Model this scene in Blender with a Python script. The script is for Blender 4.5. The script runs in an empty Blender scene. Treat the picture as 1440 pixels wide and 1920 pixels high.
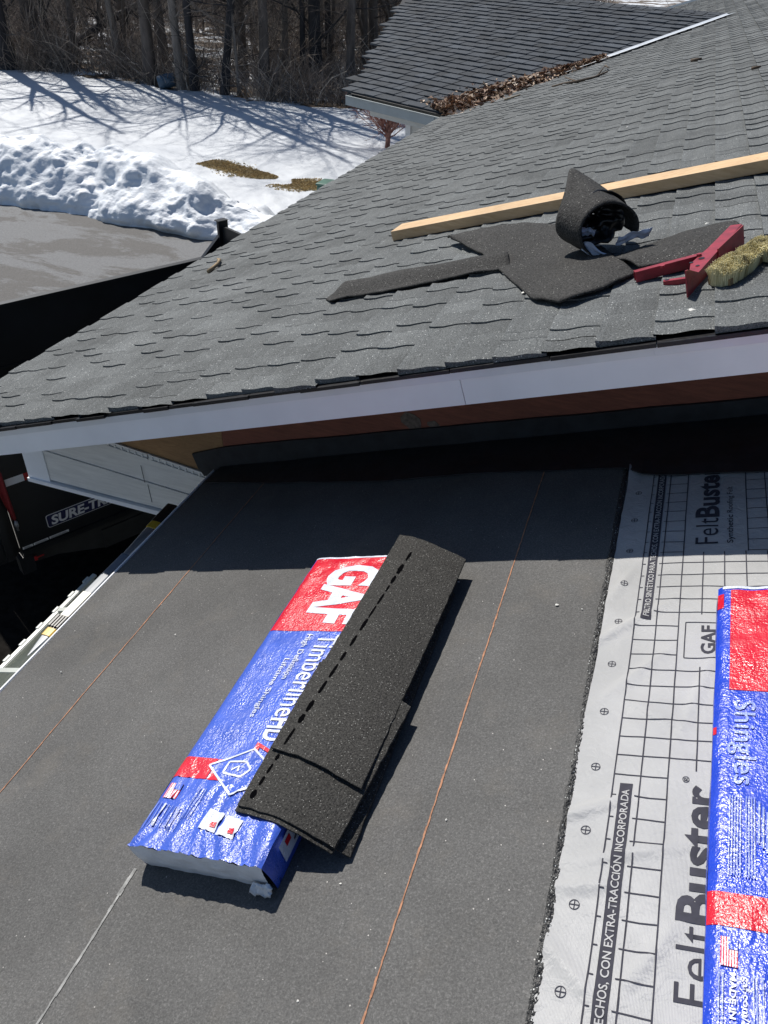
import bpy, bmesh, math, random
from mathutils import Vector, Matrix, noise
import numpy as np

# ------------------------------------------------------------------ camera, sky, sun, exposure
scene = bpy.context.scene
COL = scene.collection
EYE = Vector((0.0, 0.0, 4.4))
# rows: world X, Y, Z in (right, down, forward) of the camera
RC = ((0.943568341967012, 0.2205373249021858, -0.24706693903193805),
      (0.3297154711832495, -0.5555334627010378, 0.7633284220319603),
      (0.031088456057376496, -0.801714325769711, -0.5968983563016287))
cam_data = bpy.data.cameras.new("camera")
cam = bpy.data.objects.new("camera", cam_data)
COL.objects.link(cam)
cam.matrix_world = Matrix((
    (RC[0][0], -RC[0][1], -RC[0][2], EYE.x),
    (RC[1][0], -RC[1][1], -RC[1][2], EYE.y),
    (RC[2][0], -RC[2][1], -RC[2][2], EYE.z),
    (0, 0, 0, 1)))
cam_data.sensor_fit = 'VERTICAL'
cam_data.sensor_height = 24.0
cam_data.lens = 18.0
cam_data.clip_start = 0.05
cam_data.clip_end = 2000.0
scene.camera = cam

SUN_EL = math.radians(50.0)
SUN_AZ = math.radians(-51.0)          # from +Y towards +X
sun_dir = Vector((math.sin(SUN_AZ) * math.cos(SUN_EL), math.cos(SUN_AZ) * math.cos(SUN_EL), math.sin(SUN_EL)))
world = bpy.data.worlds.new("World")
scene.world = world
world.use_nodes = True
wn = world.node_tree
wn.nodes.clear()
wo = wn.nodes.new('ShaderNodeOutputWorld')
wb = wn.nodes.new('ShaderNodeBackground')
sk = wn.nodes.new('ShaderNodeTexSky')
sk.sky_type = 'NISHITA'
sk.sun_disc = False
sk.sun_elevation = SUN_EL
sk.sun_rotation = SUN_AZ
sk.air_density = 1.0
sk.dust_density = 0.3
sk.ozone_density = 3.0
wb.inputs['Strength'].default_value = 0.075
wn.links.new(sk.outputs['Color'], wb.inputs['Color'])
wn.links.new(wb.outputs['Background'], wo.inputs['Surface'])
sl = bpy.data.lights.new("sun", 'SUN')
sl.energy = 5.0
sl.angle = math.radians(0.5)
sl.color = (1.0, 0.955, 0.89)
so = bpy.data.objects.new("sun", sl)
COL.objects.link(so)
so.rotation_euler = sun_dir.to_track_quat('Z', 'Y').to_euler()
so.location = (-20, 20, 40)
scene.view_settings.view_transform = 'Standard'
scene.view_settings.look = 'None'
scene.view_settings.exposure = 0.12
scene.view_settings.gamma = 1.0
scene.cycles.max_bounces = 6
scene.cycles.sample_clamp_indirect = 4.0

# ------------------------------------------------------------------ frames of the roofs (measured from the photograph)
def rnd(seed):
    return random.Random(seed)

def ray(px, py):
    c = Vector((px - 720.0, py - 960.0, 1440.0))
    return Vector([sum(RC[i][j] * c[j] for j in range(3)) for i in range(3)]).normalized()

def hit(px, py, n, p0):
    r = ray(px, py)
    n = Vector(n)
    return EYE + r * ((Vector(p0) - EYE).dot(n) / r.dot(n))

def frame(origin, u, v):
    u = Vector(u).normalized()
    n = u.cross(Vector(v)).normalized()
    v = n.cross(u).normalized()
    m = Matrix.Identity(4)
    for i in range(3):
        m[i][0], m[i][1], m[i][2], m[i][3] = u[i], v[i], n[i], origin[i]
    return m

A1, A2 = math.radians(19.0), math.radians(18.43)
O1 = EYE + Vector((0, 0, -1.2986 / math.cos(A1)))
O2 = EYE + Vector((0, 0, -0.785 / math.cos(A2)))
T1 = frame(O1, (math.cos(A1), 0, math.sin(A1)), (0, 1, 0))     # (upslope, along eave, out of the roof)
T2 = frame(O2, (math.cos(A2), 0, math.sin(A2)), (0, 1, 0))
N1, N2 = T1.col[2].to_3d(), T2.col[2].to_3d()

def on1(px, py, h=0.0):
    p = T1.inverted() @ hit(px, py, N1, O1 + N1 * h)
    return p

def on2(px, py, h=0.0):
    return T2.inverted() @ hit(px, py, N2, O2 + N2 * h)

def gnd(px, py, h=0.0):
    return hit(px, py, (0, 0, 1), (0, 0, h))

WG1 = hit(650, 180, (0, 0, 1), (0, 0, EYE.z - 1.75))
WG2 = hit(825, 222, (0, 0, 1), (0, 0, EYE.z - 1.75))
WV = hit(1370, 30, N2, O2)
wu = (WG2 - WG1).normalized()
wnrm = wu.cross(WV - WG1).normalized()
TW = frame(WG1, wu, wnrm.cross(wu))       # wing roof: (along its gutter, upslope, out)
NW = TW.col[2].to_3d()
wing_ridge_v = (TW.inverted() @ WV).y
wing_p = TW.col[1].to_3d(); wing_p.z = 0
wing_run = wing_p.length

def z_roof2(x):
    return O2.z + math.tan(A2) * x

def z_wing(x, y):
    z = WG1.z - (NW.x * (x - WG1.x) + NW.y * (y - WG1.y)) / NW.z
    zr = WV.z
    return z if z <= zr else 2 * zr - z

# ------------------------------------------------------------------ mesh builder
WM = {}

class MB:
    def __init__(self):
        self.v, self.f, self.m, self.t = [], [], [], []
    def add(self, verts, faces, mi=0, tone=0.5):
        o = len(self.v)
        self.v.extend([tuple(p) for p in verts])
        for f in faces:
            self.f.append([i + o for i in f]); self.m.append(mi); self.t.append(tone)
        return o
    def xf(self, M, verts, faces, mi=0, tone=0.5):
        return self.add([M @ Vector(p) for p in verts], faces, mi, tone)
    def box(self, a, b, M=None, mi=0, tone=0.5):
        x0, y0, z0 = a; x1, y1, z1 = b
        vs = [(x0,y0,z0),(x1,y0,z0),(x1,y1,z0),(x0,y1,z0),(x0,y0,z1),(x1,y0,z1),(x1,y1,z1),(x0,y1,z1)]
        fs = [(3,2,1,0),(4,5,6,7),(0,1,5,4),(1,2,6,5),(2,3,7,6),(3,0,4,7)]
        self.xf(M or Matrix.Identity(4), vs, fs, mi, tone)
    def bevel_box(self, a, b, M=None, r=0.004, mi=0):
        x0, y0, z0 = a; x1, y1, z1 = b
        bm = bmesh.new()
        vs = [bm.verts.new(p) for p in [(x0,y0,z0),(x1,y0,z0),(x1,y1,z0),(x0,y1,z0),(x0,y0,z1),(x1,y0,z1),(x1,y1,z1),(x0,y1,z1)]]
        for f in [(3,2,1,0),(4,5,6,7),(0,1,5,4),(1,2,6,5),(2,3,7,6),(3,0,4,7)]:
            bm.faces.new([vs[i] for i in f])
        bmesh.ops.bevel(bm, geom=bm.edges[:], offset=r, segments=2, affect='EDGES', profile=0.6)
        self.bm(bm, M, mi)
    def bm(self, bm, M=None, mi=0):
        bm.verts.ensure_lookup_table(); bm.verts.index_update()
        M = M or Matrix.Identity(4)
        self.add([M @ v.co for v in bm.verts], [[v.index for v in f.verts] for f in bm.faces], mi)
        bm.free()
    def tube(self, pts, radii, n=6, mi=0, cap=True, tone=0.5):
        pts = [Vector(p) for p in pts]
        if not hasattr(radii, '__len__'):
            radii = [radii] * len(pts)
        vs = []
        for i, p in enumerate(pts):
            d = (pts[min(i + 1, len(pts) - 1)] - pts[max(i - 1, 0)])
            d = d.normalized() if d.length > 1e-9 else Vector((0, 0, 1))
            a = d.cross(Vector((0, 0, 1)) if abs(d.z) < 0.9 else Vector((1, 0, 0))).normalized()
            b = d.cross(a)
            for k in range(n):
                t = 2 * math.pi * k / n
                vs.append(p + (a * math.cos(t) + b * math.sin(t)) * radii[i])
        fs = []
        for i in range(len(pts) - 1):
            for k in range(n):
                k2 = (k + 1) % n
                fs.append((i*n+k, i*n+k2, (i+1)*n+k2, (i+1)*n+k))
        if cap:
            fs.append(tuple(range(n - 1, -1, -1)))
            fs.append(tuple((len(pts) - 1) * n + k for k in range(n)))
        self.add(vs, fs, mi, tone)
    def grid(self, fn, us, vs, mi=0, tone=0.5):
        pts = [fn(u, v) for v in vs for u in us]
        nu = len(us)
        fs = [(j*nu+i, j*nu+i+1, (j+1)*nu+i+1, (j+1)*nu+i) for j in range(len(vs)-1) for i in range(nu-1)]
        return self.add(pts, fs, mi, tone)
    def shell(self, fn, us, vs, th, mi=0):
        """a sheet with thickness: fn(u, v) -> (point, normal)"""
        top, bot = [], []
        for v in vs:
            for u in us:
                p, n = fn(u, v)
                top.append(Vector(p)); bot.append(Vector(p) - Vector(n) * th)
        nu, nv = len(us), len(vs)
        k = nu * nv
        fs = []
        for j in range(nv - 1):
            for i in range(nu - 1):
                q = (j*nu+i, j*nu+i+1, (j+1)*nu+i+1, (j+1)*nu+i)
                fs.append(q); fs.append(tuple(x + k for x in reversed(q)))
        rim = [i for i in range(nu)] + [j*nu+nu-1 for j in range(1, nv)] + [(nv-1)*nu+i for i in range(nu-2, -1, -1)] + [j*nu for j in range(nv-2, 0, -1)]
        for a, b in zip(rim, rim[1:] + rim[:1]):
            fs.append((b, a, a + k, b + k))
        self.add(top + bot, fs, mi)
    def prism(self, poly, M, h0, h1, mi=0):
        """polygon (x, y) extruded from h0 to h1 in frame M"""
        n = len(poly)
        vs = [(x, y, h0) for x, y in poly] + [(x, y, h1) for x, y in poly]
        fs = [tuple(range(n - 1, -1, -1)), tuple(range(n, 2 * n))] + [(i, (i+1) % n, n + (i+1) % n, n + i) for i in range(n)]
        self.xf(M, vs, fs, mi)
    def build(self, name, mats, parent=None, smooth=False, base=None):
        if not isinstance(mats, (list, tuple)):
            mats = [mats]
        co = np.array(self.v, dtype=np.float64).reshape(-1, 3)
        if parent is not None:
            org = WM[parent.name]
        else:
            org = Vector(base) if base is not None else Vector(((co[:,0].min()+co[:,0].max())/2, (co[:,1].min()+co[:,1].max())/2, co[:,2].min()))
        co = co - np.array(org)
        me = bpy.data.meshes.new(name)
        me.from_pydata(co.tolist(), [], self.f)
        for m in mats:
            me.materials.append(m)
        me.polygons.foreach_set('material_index', np.array(self.m, dtype=np.int32))
        at = me.attributes.new('tone', 'FLOAT', 'FACE')
        at.data.foreach_set('value', np.array(self.t, dtype=np.float32))
        if smooth:
            me.polygons.foreach_set('use_smooth', np.ones(len(self.f), dtype=bool))
        me.update()
        o = bpy.data.objects.new(name, me)
        COL.objects.link(o)
        if parent is not None:
            o.parent = parent
        else:
            o.location = org
        WM[o.name] = Vector(org)
        return o

def empty(name, loc):
    o = bpy.data.objects.new(name, None)
    o.empty_display_size = 0.2
    COL.objects.link(o)
    o.location = loc
    WM[o.name] = Vector(loc)
    return o

def tag(o, label=None, cat=None, group=None, kind=None):
    if label: o['label'] = label
    if cat: o['category'] = cat
    if group: o['group'] = group
    if kind: o['kind'] = kind
    return o

def lin(a, b, n):
    return [a + (b - a) * i / (n - 1) for i in range(n)]

def nz(x, y, z=0.0, s=1.0):
    return noise.noise(Vector((x * s, y * s, z)))

# ------------------------------------------------------------------ lettering (flat meshes cut from the built-in font)
def text_poly(body, bold=0.0, shear=0.0):
    cu = bpy.data.curves.new("lettering", 'FONT')
    cu.body = body
    cu.size = 1.0
    cu.fill_mode = 'FRONT'
    cu.offset = bold
    cu.shear = shear
    cu.resolution_u = 3
    ob = bpy.data.objects.new("lettering", cu)
    me = bpy.data.meshes.new_from_object(ob)
    vs = [(v.co.x, v.co.y) for v in me.vertices]
    fs = [tuple(p.vertices) for p in me.polygons]
    bpy.data.objects.remove(ob); bpy.data.meshes.remove(me); bpy.data.curves.remove(cu)
    return vs, fs

def put_text(mb, body, fn, length, height, mi, bold=0.0, cell=0.02, shear=0.0, lead=None):
    """letters of cap height HEIGHT and total LENGTH; fn(a, b) gives the point at a along the line, b above it"""
    vs, fs = text_poly(body, bold, shear)
    if not vs:
        return
    x0 = min(v[0] for v in vs); x1 = max(v[0] for v in vs)
    sx = length / (x1 - x0); sy = height / 0.70
    bm = bmesh.new()
    bv = [bm.verts.new(((x - x0) * sx, y * sy, 0)) for x, y in vs]
    for f in fs:
        try:
            bm.faces.new([bv[i] for i in f])
        except ValueError:
            pass
    k = cell
    while k < length:
        bmesh.ops.bisect_plane(bm, geom=bm.verts[:] + bm.edges[:] + bm.faces[:], plane_co=(k, 0, 0), plane_no=(1, 0, 0))
        k += cell
    k = cell
    while k < height * 1.4:
        bmesh.ops.bisect_plane(bm, geom=bm.verts[:] + bm.edges[:] + bm.faces[:], plane_co=(0, k, 0), plane_no=(0, 1, 0))
        k += cell
    bm.verts.ensure_lookup_table(); bm.verts.index_update()
    pts = [fn(v.co.x, v.co.y) for v in bm.verts]
    mb.add(pts, [[v.index for v in f.verts] for f in bm.faces], mi)
    bm.free()

# ------------------------------------------------------------------ materials
def mat(name):
    m = bpy.data.materials.new(name)
    m.use_nodes = True
    nt = m.node_tree
    nt.nodes.clear()
    out = nt.nodes.new('ShaderNodeOutputMaterial')
    b = nt.nodes.new('ShaderNodeBsdfPrincipled')
    nt.links.new(b.outputs[0], out.inputs[0])
    return m, nt, b

def N(nt, typ, **kw):
    n = nt.nodes.new(typ)
    for k, v in kw.items():
        setattr(n, k, v)
    return n

def coord(nt, scale=(1, 1, 1)):
    tc = N(nt, 'ShaderNodeNewGeometry')
    mp = N(nt, 'ShaderNodeMapping')
    mp.inputs['Scale'].default_value = scale
    nt.links.new(tc.outputs['Position'], mp.inputs['Vector'])
    return mp.outputs[0]

def noise_n(nt, vec, scale, detail=2.0, rough=0.5, dist=0.0):
    n = N(nt, 'ShaderNodeTexNoise')
    n.inputs['Scale'].default_value = scale
    n.inputs['Detail'].default_value = detail
    n.inputs['Roughness'].default_value = rough
    n.inputs['Distortion'].default_value = dist
    if vec is not None:
        nt.links.new(vec, n.inputs['Vector'])
    return n.outputs['Fac']

def ramp(nt, fac, stops, interp='LINEAR'):
    r = N(nt, 'ShaderNodeValToRGB')
    cr = r.color_ramp
    cr.interpolation = interp
    while len(cr.elements) < len(stops):
        cr.elements.new(0.5)
    for e, (p, c) in zip(cr.elements, stops):
        e.position = p
        e.color = (c[0], c[1], c[2], 1) if hasattr(c, '__len__') else (c, c, c, 1)
    nt.links.new(fac, r.inputs['Fac'])
    return r.outputs['Color']

def mix(nt, fac, a, b, typ='MIX'):
    m = N(nt, 'ShaderNodeMix', data_type='RGBA', blend_type=typ)
    for sock, val in ((m.inputs['Factor'], fac), (m.inputs['A'], a), (m.inputs['B'], b)):
        if hasattr(val, 'links') or hasattr(val, 'is_linked'):
            nt.links.new(val, sock)
        elif hasattr(val, '__len__'):
            sock.default_value = (*val[:3], 1)
        else:
            sock.default_value = val
    return m.outputs['Result']

def math_n(nt, op, a, b=None):
    m = N(nt, 'ShaderNodeMath', operation=op)
    for s, v in ((m.inputs[0], a), (m.inputs[1], b)):
        if v is None: continue
        if hasattr(v, 'is_linked'): nt.links.new(v, s)
        else: s.default_value = v
    return m.outputs[0]

def bump(nt, b, height, strength=0.3, dist=0.01, prev=None):
    n = N(nt, 'ShaderNodeBump')
    n.inputs['Strength'].default_value = strength
    n.inputs['Distance'].default_value = dist
    nt.links.new(height, n.inputs['Height'])
    if prev is not None:
        nt.links.new(prev, n.inputs['Normal'])
    nt.links.new(n.outputs[0], b.inputs['Normal'])
    return n.outputs[0]

def simple(name, col, rough=0.6, metal=0.0, var=0.15, scale=8.0, bump_s=0.0, bump_scale=60.0, spec=0.5, streak=(1, 1, 1)):
    m, nt, b = mat(name)
    v = coord(nt, streak)
    f = noise_n(nt, v, scale, 4.0, 0.6)
    lo = [c * (1 - var) for c in col]; hi = [min(1, c * (1 + var)) for c in col]
    nt.links.new(ramp(nt, f, [(0.3, lo), (0.7, hi)]), b.inputs['Base Color'])
    b.inputs['Roughness'].default_value = rough
    b.inputs['Metallic'].default_value = metal
    b.inputs['Specular IOR Level'].default_value = spec
    if bump_s:
        bump(nt, b, noise_n(nt, v, bump_scale, 3.0), bump_s, 0.005)
    return m

def granules(name, dark, light, speck, grain=420.0, speck_cut=0.90, speck_scale=150.0, tone_amt=0.35, rough=0.85, bump_s=0.5, patch=0.25, sheen_spec=0.3):
    m, nt, b = mat(name)
    v = coord(nt)
    g = noise_n(nt, v, grain, 2.0, 0.7)
    c = ramp(nt, g, [(0.32, dark), (0.68, light)])
    vo = N(nt, 'ShaderNodeTexVoronoi')
    vo.inputs['Scale'].default_value = speck_scale
    nt.links.new(v, vo.inputs['Vector'])
    sep = N(nt, 'ShaderNodeSeparateColor'); nt.links.new(vo.outputs['Color'], sep.inputs[0])
    near = math_n(nt, 'LESS_THAN', vo.outputs['Distance'], 0.28)
    rare = math_n(nt, 'GREATER_THAN', sep.outputs[0], speck_cut)
    c = mix(nt, math_n(nt, 'MULTIPLY', near, rare), c, speck)  # scattered lighter specks paint sun glitter into the granule colour
    p = noise_n(nt, v, 2.2, 5.0, 0.65)
    pm = ramp(nt, p, [(0.3, 1 - patch), (0.7, 1 + patch)])
    c = mix(nt, 1.0, c, pm, 'MULTIPLY')
    at = N(nt, 'ShaderNodeAttribute'); at.attribute_name = 'tone'
    tm = ramp(nt, at.outputs['Fac'], [(0.0, 1 - tone_amt), (1.0, 1 + tone_amt)])
    c = mix(nt, 1.0, c, tm, 'MULTIPLY')
    nt.links.new(c, b.inputs['Base Color'])
    b.inputs['Roughness'].default_value = rough
    b.inputs['Specular IOR Level'].default_value = sheen_spec
    bump(nt, b, noise_n(nt, v, grain * 0.7, 2.0, 0.7), bump_s, 0.004)
    return m

M = {}
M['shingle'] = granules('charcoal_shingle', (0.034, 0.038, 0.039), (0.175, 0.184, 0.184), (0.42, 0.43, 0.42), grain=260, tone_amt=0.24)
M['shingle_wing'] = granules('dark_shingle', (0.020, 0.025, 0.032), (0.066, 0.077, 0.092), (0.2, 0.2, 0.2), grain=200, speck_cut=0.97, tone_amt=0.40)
M['shingle_new'] = granules('new_shingle', (0.004, 0.0038, 0.0035), (0.056, 0.054, 0.049), (0.30, 0.30, 0.28), grain=260, speck_cut=0.90, speck_scale=330, tone_amt=0.1, rough=0.8, bump_s=0.8)
M['scrap'] = granules('scrap_granules', (0.002, 0.002, 0.002), (0.060, 0.0585, 0.056), (0.25, 0.25, 0.23), grain=170, speck_cut=0.93, tone_amt=0.1, bump_s=0.9)
M['tar'] = simple('tar', (0.008, 0.008, 0.010), 0.35, var=0.3, bump_s=0.3, bump_scale=90)
M['sealant'] = simple('sealant', (0.0015, 0.0015, 0.002), 0.9, var=0.3, spec=0.02)

def make_underlay():
    m, nt, b = mat('black_underlayment')
    v = coord(nt)
    fib = noise_n(nt, v, 230.0, 4.0, 0.8, 0.6)
    c = ramp(nt, fib, [(0.25, (0.060, 0.0598, 0.0588)), (0.55, (0.124, 0.1225, 0.119)), (0.80, (0.26, 0.256, 0.247))])
    vo = N(nt, 'ShaderNodeTexVoronoi'); vo.inputs['Scale'].default_value = 95.0
    nt.links.new(v, vo.inputs['Vector'])
    sep = N(nt, 'ShaderNodeSeparateColor'); nt.links.new(vo.outputs['Color'], sep.inputs[0])
    near = math_n(nt, 'LESS_THAN', vo.outputs['Distance'], 0.13)
    rare = math_n(nt, 'GREATER_THAN', sep.outputs[0], 0.965)
    c = mix(nt, math_n(nt, 'MULTIPLY', near, rare), c, (0.5, 0.48, 0.45))
    pm = ramp(nt, noise_n(nt, v, 3.1, 5.0, 0.62), [(0.3, 0.84), (0.72, 1.16)])
    c = mix(nt, 1.0, c, pm, 'MULTIPLY')
    dust = ramp(nt, noise_n(nt, v, 7.0, 6.0, 0.7), [(0.54, 0.0), (0.74, 0.36)])
    c = mix(nt, dust, c, (0.17, 0.155, 0.135))
    nt.links.new(c, b.inputs['Base Color'])
    b.inputs['Roughness'].default_value = 0.82
    b.inputs['Specular IOR Level'].default_value = 0.08
    h = math_n(nt, 'ADD', noise_n(nt, v, 240.0, 2.0, 0.7), math_n(nt, 'MULTIPLY', noise_n(nt, v, 6.0, 3.0), 2.0))
    bump(nt, b, h, 0.45, 0.004)
    return m
M['underlay'] = make_underlay()
M['membrane'] = simple('black_membrane', (0.018, 0.021, 0.025), 0.5, var=0.35, scale=14, bump_s=0.35, bump_scale=30, spec=0.4)
M['white_paint'] = simple('white_trim', (0.83, 0.84, 0.86), 0.42, var=0.05, scale=4, bump_s=0.06)
M['white_dirty'] = simple('weathered_white_siding', (0.70, 0.69, 0.66), 0.5, var=0.10, scale=7, streak=(1, 1, 9))
M['gutter'] = simple('gutter_metal', (0.47, 0.49, 0.45), 0.4, var=0.06, scale=10)
M['grey_gutter'] = simple('grey_gutter_metal', (0.46, 0.49, 0.48), 0.4, var=0.06, scale=6)
M['drip'] = simple('drip_edge_metal', (0.72, 0.74, 0.76), 0.35, metal=0.2, var=0.05)
M['valley'] = simple('valley_metal', (0.75, 0.78, 0.80), 0.35, metal=0.3, var=0.12, scale=6)
M['plastic_grey'] = simple('grey_plastic', (0.16, 0.18, 0.21), 0.4, var=0.12)
M['plastic_black'] = simple('black_plastic', (0.012, 0.012, 0.013), 0.4, var=0.2)
M['plastic_yellow'] = simple('yellow_plastic', (0.58, 0.36, 0.03), 0.45, var=0.1)
M['alu'] = simple('aluminium', (0.60, 0.63, 0.66), 0.3, metal=0.8, var=0.12, scale=20)
M['sticker'] = simple('white_sticker', (0.76, 0.70, 0.58), 0.5, var=0.05)
M['ink'] = simple('ink', (0.06, 0.06, 0.075), 0.5, var=0.1)
M['black_paint'] = simple('black_trailer_paint', (0.013, 0.015, 0.017), 0.38, var=0.3, scale=3, bump_s=0.05, bump_scale=15)
M['frame_paint'] = simple('dusty_black_frame', (0.030, 0.030, 0.028), 0.6, var=0.3, scale=5)
M['navy'] = simple('navy_decal', (0.018, 0.020, 0.075), 0.4, var=0.05)
M['silver'] = simple('silver_decal', (0.78, 0.78, 0.77), 0.4, var=0.06)
M['tape_red'] = simple('red_reflector', (0.42, 0.020, 0.022), 0.4, var=0.06)
M['strap'] = simple('red_strap', (0.30, 0.030, 0.032), 0.8, var=0.2, scale=40)
M['tyre'] = simple('rubber', (0.018, 0.018, 0.018), 0.8, var=0.2)
M['steel'] = simple('rim_steel', (0.35, 0.35, 0.36), 0.45, metal=0.6, var=0.1)
M['red_steel'] = simple('red_painted_steel', (0.29, 0.021, 0.034), 0.38, var=0.28, scale=25, bump_s=0.08)
M['bark'] = simple('dark_bark', (0.115, 0.096, 0.083), 0.95, var=0.45, scale=5, bump_s=0.7, bump_scale=14, streak=(1, 1, 0.25))
M['bark_grey'] = simple('grey_bark', (0.20, 0.175, 0.152), 0.95, var=0.4, scale=5, bump_s=0.6, bump_scale=14, streak=(1, 1, 0.25))
M['bark_black'] = simple('black_bark', (0.038, 0.036, 0.038), 0.95, var=0.4, scale=5, bump_s=0.6, bump_scale=14, streak=(1, 1, 0.25))
M['shrub'] = simple('reddish_twig', (0.34, 0.165, 0.125), 0.85, var=0.3, scale=12)
M['blue_plastic'] = simple('blue_drum_plastic', (0.055, 0.10, 0.15), 0.45, var=0.15)
M['green_plastic'] = simple('green_box_plastic', (0.045, 0.13, 0.10), 0.5, var=0.12)
M['twig'] = simple('dry_twig', (0.26, 0.19, 0.11), 0.85, var=0.35, scale=50)
M['twig_dark'] = simple('dark_twig', (0.09, 0.065, 0.045), 0.9, var=0.35, scale=50)
M['chip'] = simple('white_chip', (0.72, 0.71, 0.66), 0.6, var=0.12, scale=60)
M['house_white'] = simple('house_wall_white', (0.66, 0.66, 0.62), 0.6, var=0.08, scale=3)

def make_wood(name, lo, hi, stretch, scale=5.0, rough=0.65):
    m, nt, b = mat(name)
    v = coord(nt, stretch)
    f = noise_n(nt, v, scale, 6.0, 0.65, 1.2)
    c = ramp(nt, f, [(0.25, lo), (0.75, hi)])
    k = ramp(nt, noise_n(nt, coord(nt), 3.0, 2.0), [(0.35, 0.82), (0.7, 1.08)])
    c = mix(nt, 1.0, c, k, 'MULTIPLY')
    nt.links.new(c, b.inputs['Base Color'])
    b.inputs['Roughness'].default_value = rough
    bump(nt, b, f, 0.12, 0.004)
    return m
M['lumber'] = make_wood('pine_lumber', (0.52, 0.32, 0.15), (0.74, 0.52, 0.30), (1.2, 12, 12))
M['plywood'] = make_wood('tan_plywood', (0.24, 0.13, 0.055), (0.40, 0.23, 0.10), (2.5, 1, 12), 6)
M['red_board'] = make_wood('red_brown_board', (0.16, 0.052, 0.030), (0.29, 0.095, 0.055), (2, 2, 14), 5)
M['broom_block'] = make_wood('brush_wood', (0.25, 0.16, 0.07), (0.4, 0.27, 0.13), (8, 2, 8), 5)

def make_bristle():
    m, nt, b = mat('yellow_bristles')
    at = N(nt, 'ShaderNodeAttribute'); at.attribute_name = 'tone'
    c = ramp(nt, at.outputs['Fac'], [(0.0, (0.035, 0.030, 0.018)), (0.35, (0.42, 0.35, 0.16)), (1.0, (0.85, 0.77, 0.46))])
    nt.links.new(c, b.inputs['Base Color'])
    b.inputs['Roughness'].default_value = 0.6
    return m
M['bristle'] = make_bristle()

def make_snow(name, dirt=0.0, gain=1.0):
    m, nt, b = mat(name)
    v = coord(nt)
    c = ramp(nt, noise_n(nt, v, 0.7, 4.0), [(0.3, [gain * q for q in (0.55, 0.58, 0.62)]), (0.7, [gain * q for q in (0.67, 0.695, 0.72)])])
    if dirt:
        d = ramp(nt, noise_n(nt, v, 3.5, 6.0, 0.7), [(0.60, 0.0), (0.74, dirt)])
        c = mix(nt, d, c, (0.33, 0.27, 0.21))
    nt.links.new(c, b.inputs['Base Color'])
    b.inputs['Roughness'].default_value = 0.55
    b.inputs['Specular IOR Level'].default_value = 0.25
    h = math_n(nt, 'ADD', noise_n(nt, v, 2.2, 5.0, 0.6), math_n(nt, 'MULTIPLY', noise_n(nt, v, 25.0, 3.0, 0.6), 0.25))
    bump(nt, b, h, 0.45, 0.08)
    return m
M['snow'] = make_snow('snow')
M['bank_snow'] = make_snow('ploughed_snow', 0.45, 1.22)

def make_floor():
    m, nt, b = mat('woodland_litter')
    v = coord(nt)
    leaf = ramp(nt, noise_n(nt, v, 9.0, 6.0, 0.75), [(0.3, (0.035, 0.026, 0.018)), (0.55, (0.105, 0.070, 0.042)), (0.75, (0.20, 0.14, 0.085))])
    d = ramp(nt, noise_n(nt, v, 0.42, 6.0, 0.68), [(0.49, 0.0), (0.53, 1.0)])
    c = mix(nt, d, leaf, (0.66, 0.69, 0.72))
    nt.links.new(c, b.inputs['Base Color'])
    b.inputs['Roughness'].default_value = 0.9
    bump(nt, b, noise_n(nt, v, 9.0, 6.0, 0.75), 0.6, 0.06)
    return m
M['litter'] = make_floor()

def make_asphalt():
    m, nt, b = mat('driveway_asphalt')
    v = coord(nt)
    a = ramp(nt, noise_n(nt, v, 60.0, 3.0, 0.8), [(0.3, (0.060, 0.058, 0.056)), (0.7, (0.140, 0.134, 0.128))])
    l = ramp(nt, noise_n(nt, v, 70.0, 3.0, 0.8), [(0.3, (0.085, 0.089, 0.093)), (0.7, (0.225, 0.228, 0.232))])
    vs = coord(nt, (0.55, 1.3, 1))
    d = ramp(nt, noise_n(nt, vs, 0.9, 8.0, 0.72, 0.4), [(0.46, 0.0), (0.51, 1.0)])
    c = mix(nt, d, a, l)
    nt.links.new(c, b.inputs['Base Color'])
    b.inputs['Roughness'].default_value = 0.85
    bump(nt, b, noise_n(nt, v, 80.0, 2.0, 0.8), 0.5, 0.01)
    return m
M['asphalt'] = make_asphalt()

def make_grass():
    m, nt, b = mat('dead_grass')
    at = N(nt, 'ShaderNodeAttribute'); at.attribute_name = 'tone'
    c = ramp(nt, at.outputs['Fac'], [(0.0, (0.26, 0.19, 0.09)), (0.6, (0.56, 0.43, 0.22)), (1.0, (0.72, 0.60, 0.36))])
    nt.links.new(c, b.inputs['Base Color'])
    b.inputs['Roughness'].default_value = 0.9
    return m
M['grass'] = make_grass()

def make_leaf():
    m, nt, b = mat('dead_leaves')
    at = N(nt, 'ShaderNodeAttribute'); at.attribute_name = 'tone'
    c = ramp(nt, at.outputs['Fac'], [(0.0, (0.055, 0.030, 0.018)), (0.45, (0.23, 0.13, 0.08)), (0.8, (0.46, 0.32, 0.21)), (1.0, (0.68, 0.58, 0.47))])
    nt.links.new(c, b.inputs['Base Color'])
    b.inputs['Roughness'].default_value = 0.7
    return m
M['leaf'] = make_leaf()

def make_brush():
    m, nt, b = mat('undergrowth_stems')
    at = N(nt, 'ShaderNodeAttribute'); at.attribute_name = 'tone'
    c = ramp(nt, at.outputs['Fac'], [(0.0, (0.10, 0.084, 0.073)), (0.55, (0.26, 0.213, 0.175)), (0.88, (0.38, 0.31, 0.25)), (1.0, (0.58, 0.52, 0.44))])
    nt.links.new(c, b.inputs['Base Color'])
    b.inputs['Roughness'].default_value = 0.9
    return m
M['stems'] = make_brush()

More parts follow.
